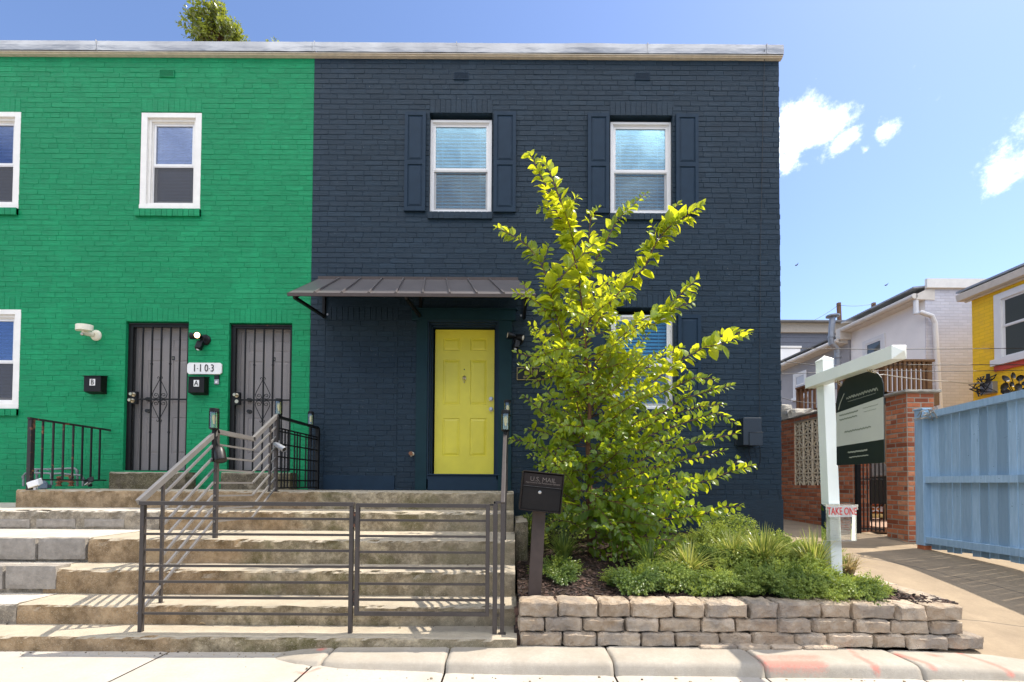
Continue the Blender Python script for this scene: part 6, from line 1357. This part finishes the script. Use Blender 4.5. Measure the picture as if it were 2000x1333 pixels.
# its window
def side_window(par, X, ya, yb, za, zb_, mat, gl, frame=.09, sillm=None, proud=.03):
    m = MB(); 
    m.box(X - proud, X + .02, ya, ya + frame, za, zb_); m.box(X - proud, X + .02, yb - frame, yb, za, zb_); m.box(X - proud, X + .02, ya + frame, yb - frame, zb_ - frame, zb_); m.box(X - proud - .04, X + .02, ya - .05, yb + .05, za - .05, za + frame * .6)
    w = m.build('window', mat, par, bevel=.003); zm = lerp(za, zb_, .5); m = MB(); a_, b_ = ya + frame, yb - frame
    for (c, d, xo) in ((zm, zb_ - frame, .0), (za + frame * .6, zm + .03, .012)):
        m.box(X - .02 + xo, X - .008 + xo, a_, a_ + .045, c, d); m.box(X - .02 + xo, X - .008 + xo, b_ - .045, b_, c, d); m.box(X - .02 + xo, X - .008 + xo, a_ + .045, b_ - .045, c, c + .045); m.box(X - .02 + xo, X - .008 + xo, a_ + .045, b_ - .045, d - .04, d)
    m.build('sash', M['white_vinyl'], w); m = MB(); m.poly([(X - .006, b_, za + .05), (X - .006, a_, za + .05), (X - .006, a_, zb_ - .05), (X - .006, b_, zb_ - .05)]); m.build('pane', gl, w)
    return w
t = MT('dark_window', .06, 0, .8); t.col(t.mix(t.noise(.8, 3), (.05, .055, .055), (.09, .10, .09))); M['dark_window'] = t.m
t = MT('half_blind_window', .15, 0, .6); t.col(t.mix(t.rng(t.noise(2, 1), .3, .7), (.45, .45, .45), (.5, .5, .52))); M['half_blind'] = t.m
ya = XH * FPX / 733; yb = XH * FPX / 689; side_window(wh, XH, ya, yb, at(1000 + XH / ya * FPX, 715, ya).z, at(1733, 651, ya).z, M['white_vinyl'], M['dark_window'], .11)
grh = thing('grey_house', 'grey stucco rowhouse continuing the cream eave line behind the white one', 'house', (XH, 15, .5))
m = MB(); m.box(XH - .05, XH + 6, 13.47, 26, .3, EZ - .25); m.build('wall', M['grey_stucco'], grh); eave(grh, XH - .05, 13.5, 26, EZ - .42, M['cream_gutter'])
m = MB(); m.prism([(XH - .3, 13.47, EZ - .18), (XH + 6, 13.47, EZ + .3), (XH + 6, 26, EZ + .3), (XH - .3, 26, EZ - .18)], (0, 0, .04)); m.build('roof', M['roof'], grh)
ya = (XH - .05) * FPX / 578; yb = (XH - .05) * FPX / 552; side_window(grh, XH - .05, ya, yb, at(1578, 774, ya).z, at(1578, 722, ya).z, M['white_vinyl'], M['half_blind'], .1)
ya = (XH - .05) * FPX / 636; yb = (XH - .05) * FPX / 626; side_window(grh, XH - .05, ya, yb, at(1636, 800, ya).z, at(1636, 700, ya).z, M['white_vinyl'], M['dark_window'], .06)
m = MB(); m.box(XH - .35, XH + .05, 13.42, 13.6, EZ - .35, EZ + .0); m.tube([(XH - .3, 13.6, EZ - .35), at(1658, 682, 13.9), at(1660, 700, 13.85), at(1662, 800, 13.8)], .06, 8); m.build('downspout', M['cream_gutter'], grh)
vp = thing('flue_pipe', 'galvanised flue pipe with a cap rising past the grey eave', 'flue', (9, 14, 3)); m = MB(); Yv = 13.2
m.tube([at(1637, 760, Yv), at(1636, 690, Yv), at(1634, 682, Yv), at(1624, 672, Yv), at(1623, 664, Yv), at(1626, 618, Yv)], .08, 12); m.cyl(at(1636, 700, Yv), .10, .06); m.cyl(at(1624, 660, Yv), .10, .05); m.build('pipe', M['galv'], vp); m = MB(); m.lathe(at(1626.5, 621, Yv), [(.09, 0), (.18, .03), (.18, .07), (.08, .10), (0, .11)], n=16); m.build('cap', M['galv'], vp)
dk = thing('slate_building', 'distant flat-roofed slate sided building under a beige cornice', 'building', (16, 27, .5)); Yd = 27.0
q0, q1 = at(1490, 651, Yd), at(1668, 651, Yd); m = MB(); m.box(q0.x, q1.x, Yd, Yd + 6, .3, q0.z)
zz = q0.z
m.build('wall', M['siding'], dk)
m = MB()
for i in range(14): m.box(q0.x, q1.x, Yd - .03, Yd, zz - .3 * (i + 1) + .02, zz - .3 * i)
m.build('siding', M['siding'], dk); m = MB(); m.box(q0.x - .1, q1.x + .1, Yd - .2, Yd + 6, zz, at(1580, 634, Yd).z); m.build('cornice', M['beige'], dk); m = MB(); m.box(q0.x - .2, q1.x + .2, Yd - .5, Yd + 6, at(1580, 634, Yd).z + .003, at(1580, 631, Yd).z); m.build('roof', M['roof'], dk)
rb = thing('roof_box', 'pale boxy parapet in front of the slate building', 'parapet', (15, 25, 5)); q0, q1 = at(1500, 697, 24.5), at(1563, 680, 24.5); m = MB(); m.box(q0.x, q1.x, 24.5, 25.5, q0.z - 5, q1.z); m.build('body', M['stucco'], rb); m = MB(); m.box(q0.x - .05, q1.x + .05, 24.45, 25.5, q1.z, q1.z + .1); m.build('cap', M['white_casing'], rb)
for (px, pt, lab) in ((1638, 592, 'left of two bare wooden posts standing above the slate roof'), (1706, 592, 'right of two bare wooden posts, behind the white house eave')):
    a = at(px + 3, 660, 27.5); b = at(px, pt, 27.5); m = MB(); m.bar((a.x, 27.5, a.z), (b.x, 27.5, b.z), .17, .17, (0, 1, 0)); solo(m.build('roof_post', M['pole_wood'], None), lab, 'post', 'wooden posts on the far roof')
def wire(pts, Ys, r, lab, mat='wire', sag=.0):
    P = [at(x, y, Y) for (x, y), Y in zip(pts, Ys)]; Q = []
    for a, b in zip(P, P[1:]):
        for i in range(8): t_ = i / 8; Q.append(a.lerp(b, t_) - V(0, 0, sag * 4 * t_ * (1 - t_)))
    Q.append(P[-1]); m = MB(); m.tube(Q, r, 5); solo(m.build('overhead_wire', M[mat], None), lab, 'wire', 'wires strung across the alley')
wire([(1575, 632), (1638, 596), (1706, 594), (1760, 620)], [27, 27.4, 27.4, 27], .012, 'thin wire looped between the two bare roof posts', sag=.1)
wire([(1505, 680), (1700, 683), (2090, 680)], [8.2, 8.2, 8], .006, 'topmost wire crossing in front of the sign arm')
wire([(1505, 703), (1600, 715), (1800, 713), (2090, 713)], [8.5, 8.5, 8.4, 8], .007, 'second wire from the top, level with the deck rail')
wire([(1505, 732), (1700, 724), (1850, 726), (2090, 722)], [8.2, 8.2, 8.1, 8], .006, 'third wire from the top, just below the deck rail cap')
wire([(1700, 728), (1725, 732), (1857, 746), (1925, 748)], [7.6, 7.6, 8.6, 9.2], .009, 'pale sleeved service wire running to the box on the yellow house', 'pale_wire', .02)
wire([(1505, 770), (1600, 788), (1700, 795)], [9, 9, 9], .006, 'lowest drooping wire behind the white sign post', sag=.05)
# yellow house
XY = 9.88; EY = EYE + .409 * XY
yh = thing('yellow_house', 'bright yellow painted brick house with a white framed window above the blue fence', 'house', (XY, 7, .4))
m = MB(); m.box(XY, XY + .3, 3.6, 9.49, .2, EY); m.build('wall', M['yellow_brick'], yh); m = MB(); m.box(XY + .01, XY + 6, 9.3, 9.5, .2, EY); m.box(XY + .3, XY + 6, 3.6, 3.7, .2, EY); m.build('end_wall', M['yellow_brick_y'], yh)
m = MB(); m.prism([(XY - .17, 3.4, EY - .01), (XY - .20, 3.4, EY + .13), (XY + .1, 3.4, EY + .16), (XY + .1, 3.4, EY - .01)], (0, 6.25, 0)); m.box(XY - .05, XY, 3.4, 9.6, EY - .05, EY - .011); m.build('eave', M['cream_gutter'], yh, bevel=.01)
m = MB(); m.prism([(XY - .18, 3.4, EY + .17), (XY + 6, 3.4, EY + .8), (XY + 6, 9.65, EY + .8), (XY - .18, 9.65, EY + .17)], (0, 0, .04)); m.build('roof', M['coping'], yh)
ya, yb = 7.62, XY * FPX / 951; za_ = at(1951, 711, yb).z; zb_ = at(1951, 578, yb).z; w = side_window(yh, XY, ya, yb, za_, zb_, M['white_vinyl'], M['dark_window'], .13, proud=.05)
m = MB(); m.box(XY - .04, XY + .02, ya, yb + .02, za_ - .16, za_ - .055); m.build('sill', M['red_sill'], w)
M['reflect'] = None
eb = at(1940, 762, 9.1); ebx = thing('meter_box', 'grey electrical box with tangled black cables on the yellow wall', 'electrical box', (XY, XY * FPX / 938, eb.z)); yE = XY * FPX / 940; zE = at(1940, 770, yE).z
m = MB(); m.box(XY - .12, XY, yE - .12, yE + .12, zE, zE + .24); m.build('box', M['galv'], ebx, bevel=.01); m = MB(); rr = random.Random(3)
for i in range(9):
    p = V(XY - .1, yE + rr.uniform(-.12, .2), zE + rr.uniform(-.05, .3)); m.tube([p, p + V(rr.uniform(-.12, .0), rr.uniform(-.15, .25), rr.uniform(-.12, .2)), p + V(-.02, rr.uniform(-.2, .3), rr.uniform(-.15, .25)), p + V(-.05, rr.uniform(-.2, .3), rr.uniform(-.1, .1))], .012, 6)
m.tube([(XY - .05, yE + .02, zE + .2), (XY - .05, yE + .02, zE + .42)], .03, 8); m.build('cable', M['wire'], ebx)
fs = thing('metal_flowers', 'dark metal sculpture of round petals above the blue fence in front of the yellow house', 'sculpture', (7.5, 7, 2)); Ys_ = 6.9; m = MB()
for i, (px, py, r) in enumerate(((1961, 742, 12), (1975, 735, 11), (1990, 738, 10), (1958, 755, 13), (1972, 752, 9), (1962, 768, 13), (1985, 757, 12), (1996, 748, 8), (2000, 765, 14), (1980, 770, 10), (2010, 740, 12), (1995, 772, 9))):
    c = at(px, py, Ys_ + (i % 3) * .06); rr_ = r * Ys_ / FPX * .62; m.lathe(c, [(0, 0), (rr_ * .6, .008), (rr_, .03)], (math.sin(i * 2.1) * .4, -1, math.cos(i * 1.3) * .5), 14); m.lathe(c + V(0, .002, 0), [(rr_, .032), (rr_ * .6, .012), (0, .004)], (math.sin(i * 2.1) * .4, -1, math.cos(i * 1.3) * .5), 14)
    m.tube([c, c.lerp(at(1985, 790, Ys_ + .05), .5) + V(.03, 0, 0), at(1985, 800, Ys_ + .05)], .006, 6)
m.build('petals', M['dark_metal'], fs); m = MB(); p = at(1985, 800, Ys_ + .05); m.tube([(p.x, p.y, p.z), (p.x, p.y, .3)], .012, 8); m.build('stem', M['dark_metal'], fs)
# deck
dkx = thing('wooden_deck', 'brown wooden deck with a slatted railing behind the brick pier', 'deck', (7.5, 9.5, .5)); Yk, Xa, Xb = 8.5, 7.08, 7.98; zr = at(1770, 708, Yk).z; zf_ = at(1770, 766, Yk).z
m = MB(); m.box(Xa, 8.2, Yk, 11.2, zf_ - .25, zf_); m.build('floor', M['brown_wood'], dkx)
m = MB(); m.box(Xa - .05, Xb + .08, Yk - .07, Yk + .08, zr, zr + .04); m.box(Xa - .05, Xa + .1, Yk + .08, 11.0, zr, zr + .04); m.box(Xa, Xb, Yk - .02, Yk + .02, zr - .12, zr - .03); m.box(Xa, Xa + .04, Yk + .02, 11.0, zr - .12, zr - .03); m.build('rail', M['brown_wood'], dkx)
for i in range(9):
    x = lerp(Xa, Xb - .08, i / 9) + .03; m = MB(); m.box(x, x + .04, Yk - .055, Yk - .021, zf_, zr - .0); m.build('baluster', M['brown_wood'], dkx)
for i in range(16):
    y = Yk + .12 + i * .155; m = MB(); m.box(Xa - .035, Xa - .001, y, y + .05, zf_, zr); m.build('baluster', M['brown_wood'], dkx)
for (x, y) in ((Xb - .03, Yk - .03), (Xa + .03, Yk - .0), (Xa + .03, 10.95)): m = MB(); m.box(x, x + .09, y, y + .09, .4, zr); m.build('post', M['brown_wood'], dkx)
# trees behind the roofs
rr = random.Random(5); c0 = at(428, 60, 16.5); bt = thing('tree', 'tall leafy tree behind the green house, its top and two sprigs above the roof', 'tree', (c0.x + .6, 16.5, 0)); m = MB(); tk_ = MB()
tk_.tube([(c0.x + .6, 16.5, 0), (c0.x + .5, 16.5, 8), (c0.x + .3, 16.5, 14), (c0.x, 16.5, 17.6)], [.30, .22, .12, .03], 10)
for (px, py, rx, rz, n, lf) in ((428, 66, 1.05, 1.0, 380, .17), (538, 94, .25, .24, 44, .15), (601, 97, .14, .2, 16, .13)):
    c = at(px, py, 16.5); tk_.tube([(c0.x + .4, 16.5, 13.5), (c.x, 16.5, c.z - rz * 1.2), (c.x, 16.5, c.z - rz * .3)], [.07, .04, .012], 6)
    for i in range(n):
        a_ = rr.uniform(-1, 1); up_ = rr.uniform(-.9, 1); lim = rx * math.sqrt(max(.02, 1 - max(0, up_) ** 1.2)); b0 = V(c.x, 16.5, c.z - rz * .9); e = V(c.x + a_ * lim, 16.5 + rr.uniform(-rx, rx) * .8, c.z + up_ * rz * (1 - .25 * abs(a_))); mid = b0.lerp(e, .6) + V(0, 0, .1); tk_.tube([b0, mid, e], .007, 5, .002); leafy(m, None, [mid, mid.lerp(e, .5), e], .01, lf, lf * .42, .5, rr, .05)
for i in range(430):        # the crown below the roof line
    th_ = rr.uniform(0, 6.28); ph = math.acos(rr.uniform(-1, 1)); q = rr.random() ** .4; e = V(c0.x + .8 + math.cos(th_) * math.sin(ph) * 2.7 * q, 16.5 + math.sin(th_) * math.sin(ph) * 2.6 * q, 12.9 + math.cos(ph) * 3.3 * q); b0 = V(c0.x + .5, 16.5, 11).lerp(e, .65)
    tk_.tube([b0, e], .015, 4, .004); leafy(m, None, [b0, b0.lerp(e, .5) + V(0, 0, .05), e], .01, .24, .12, .5, rr, .05)
tk_.build('trunk', M['bark'], bt, smooth=True); m.build('crown', M['far_leaf'], bt)
for i, (px, py) in enumerate(((1555, 519), (1730, 558))):
    c = at(px, py, 20); m = MB(); m.lathe(c - V(.06, 0, 0), [(0, 0), (.025, .03), (.03, .07), (.015, .12), (0, .15)], (1, 0, .2), 8); bd = m.build('bird', M['bird'], None, smooth=True); solo(bd, ['small bird flying above the gap, nearer the navy corner', 'small bird flying above the white house eave'][i], 'bird')
    m = MB(); m.poly([c + V(0, -.02, .02), c + V(.05, -.02, .02), c + V(.03, -.14, .08)]); m.poly([c + V(0, .02, .02), c + V(.03, .14, .08), c + V(.05, .02, .02)]); m.build('wing', M['bird'], bd)
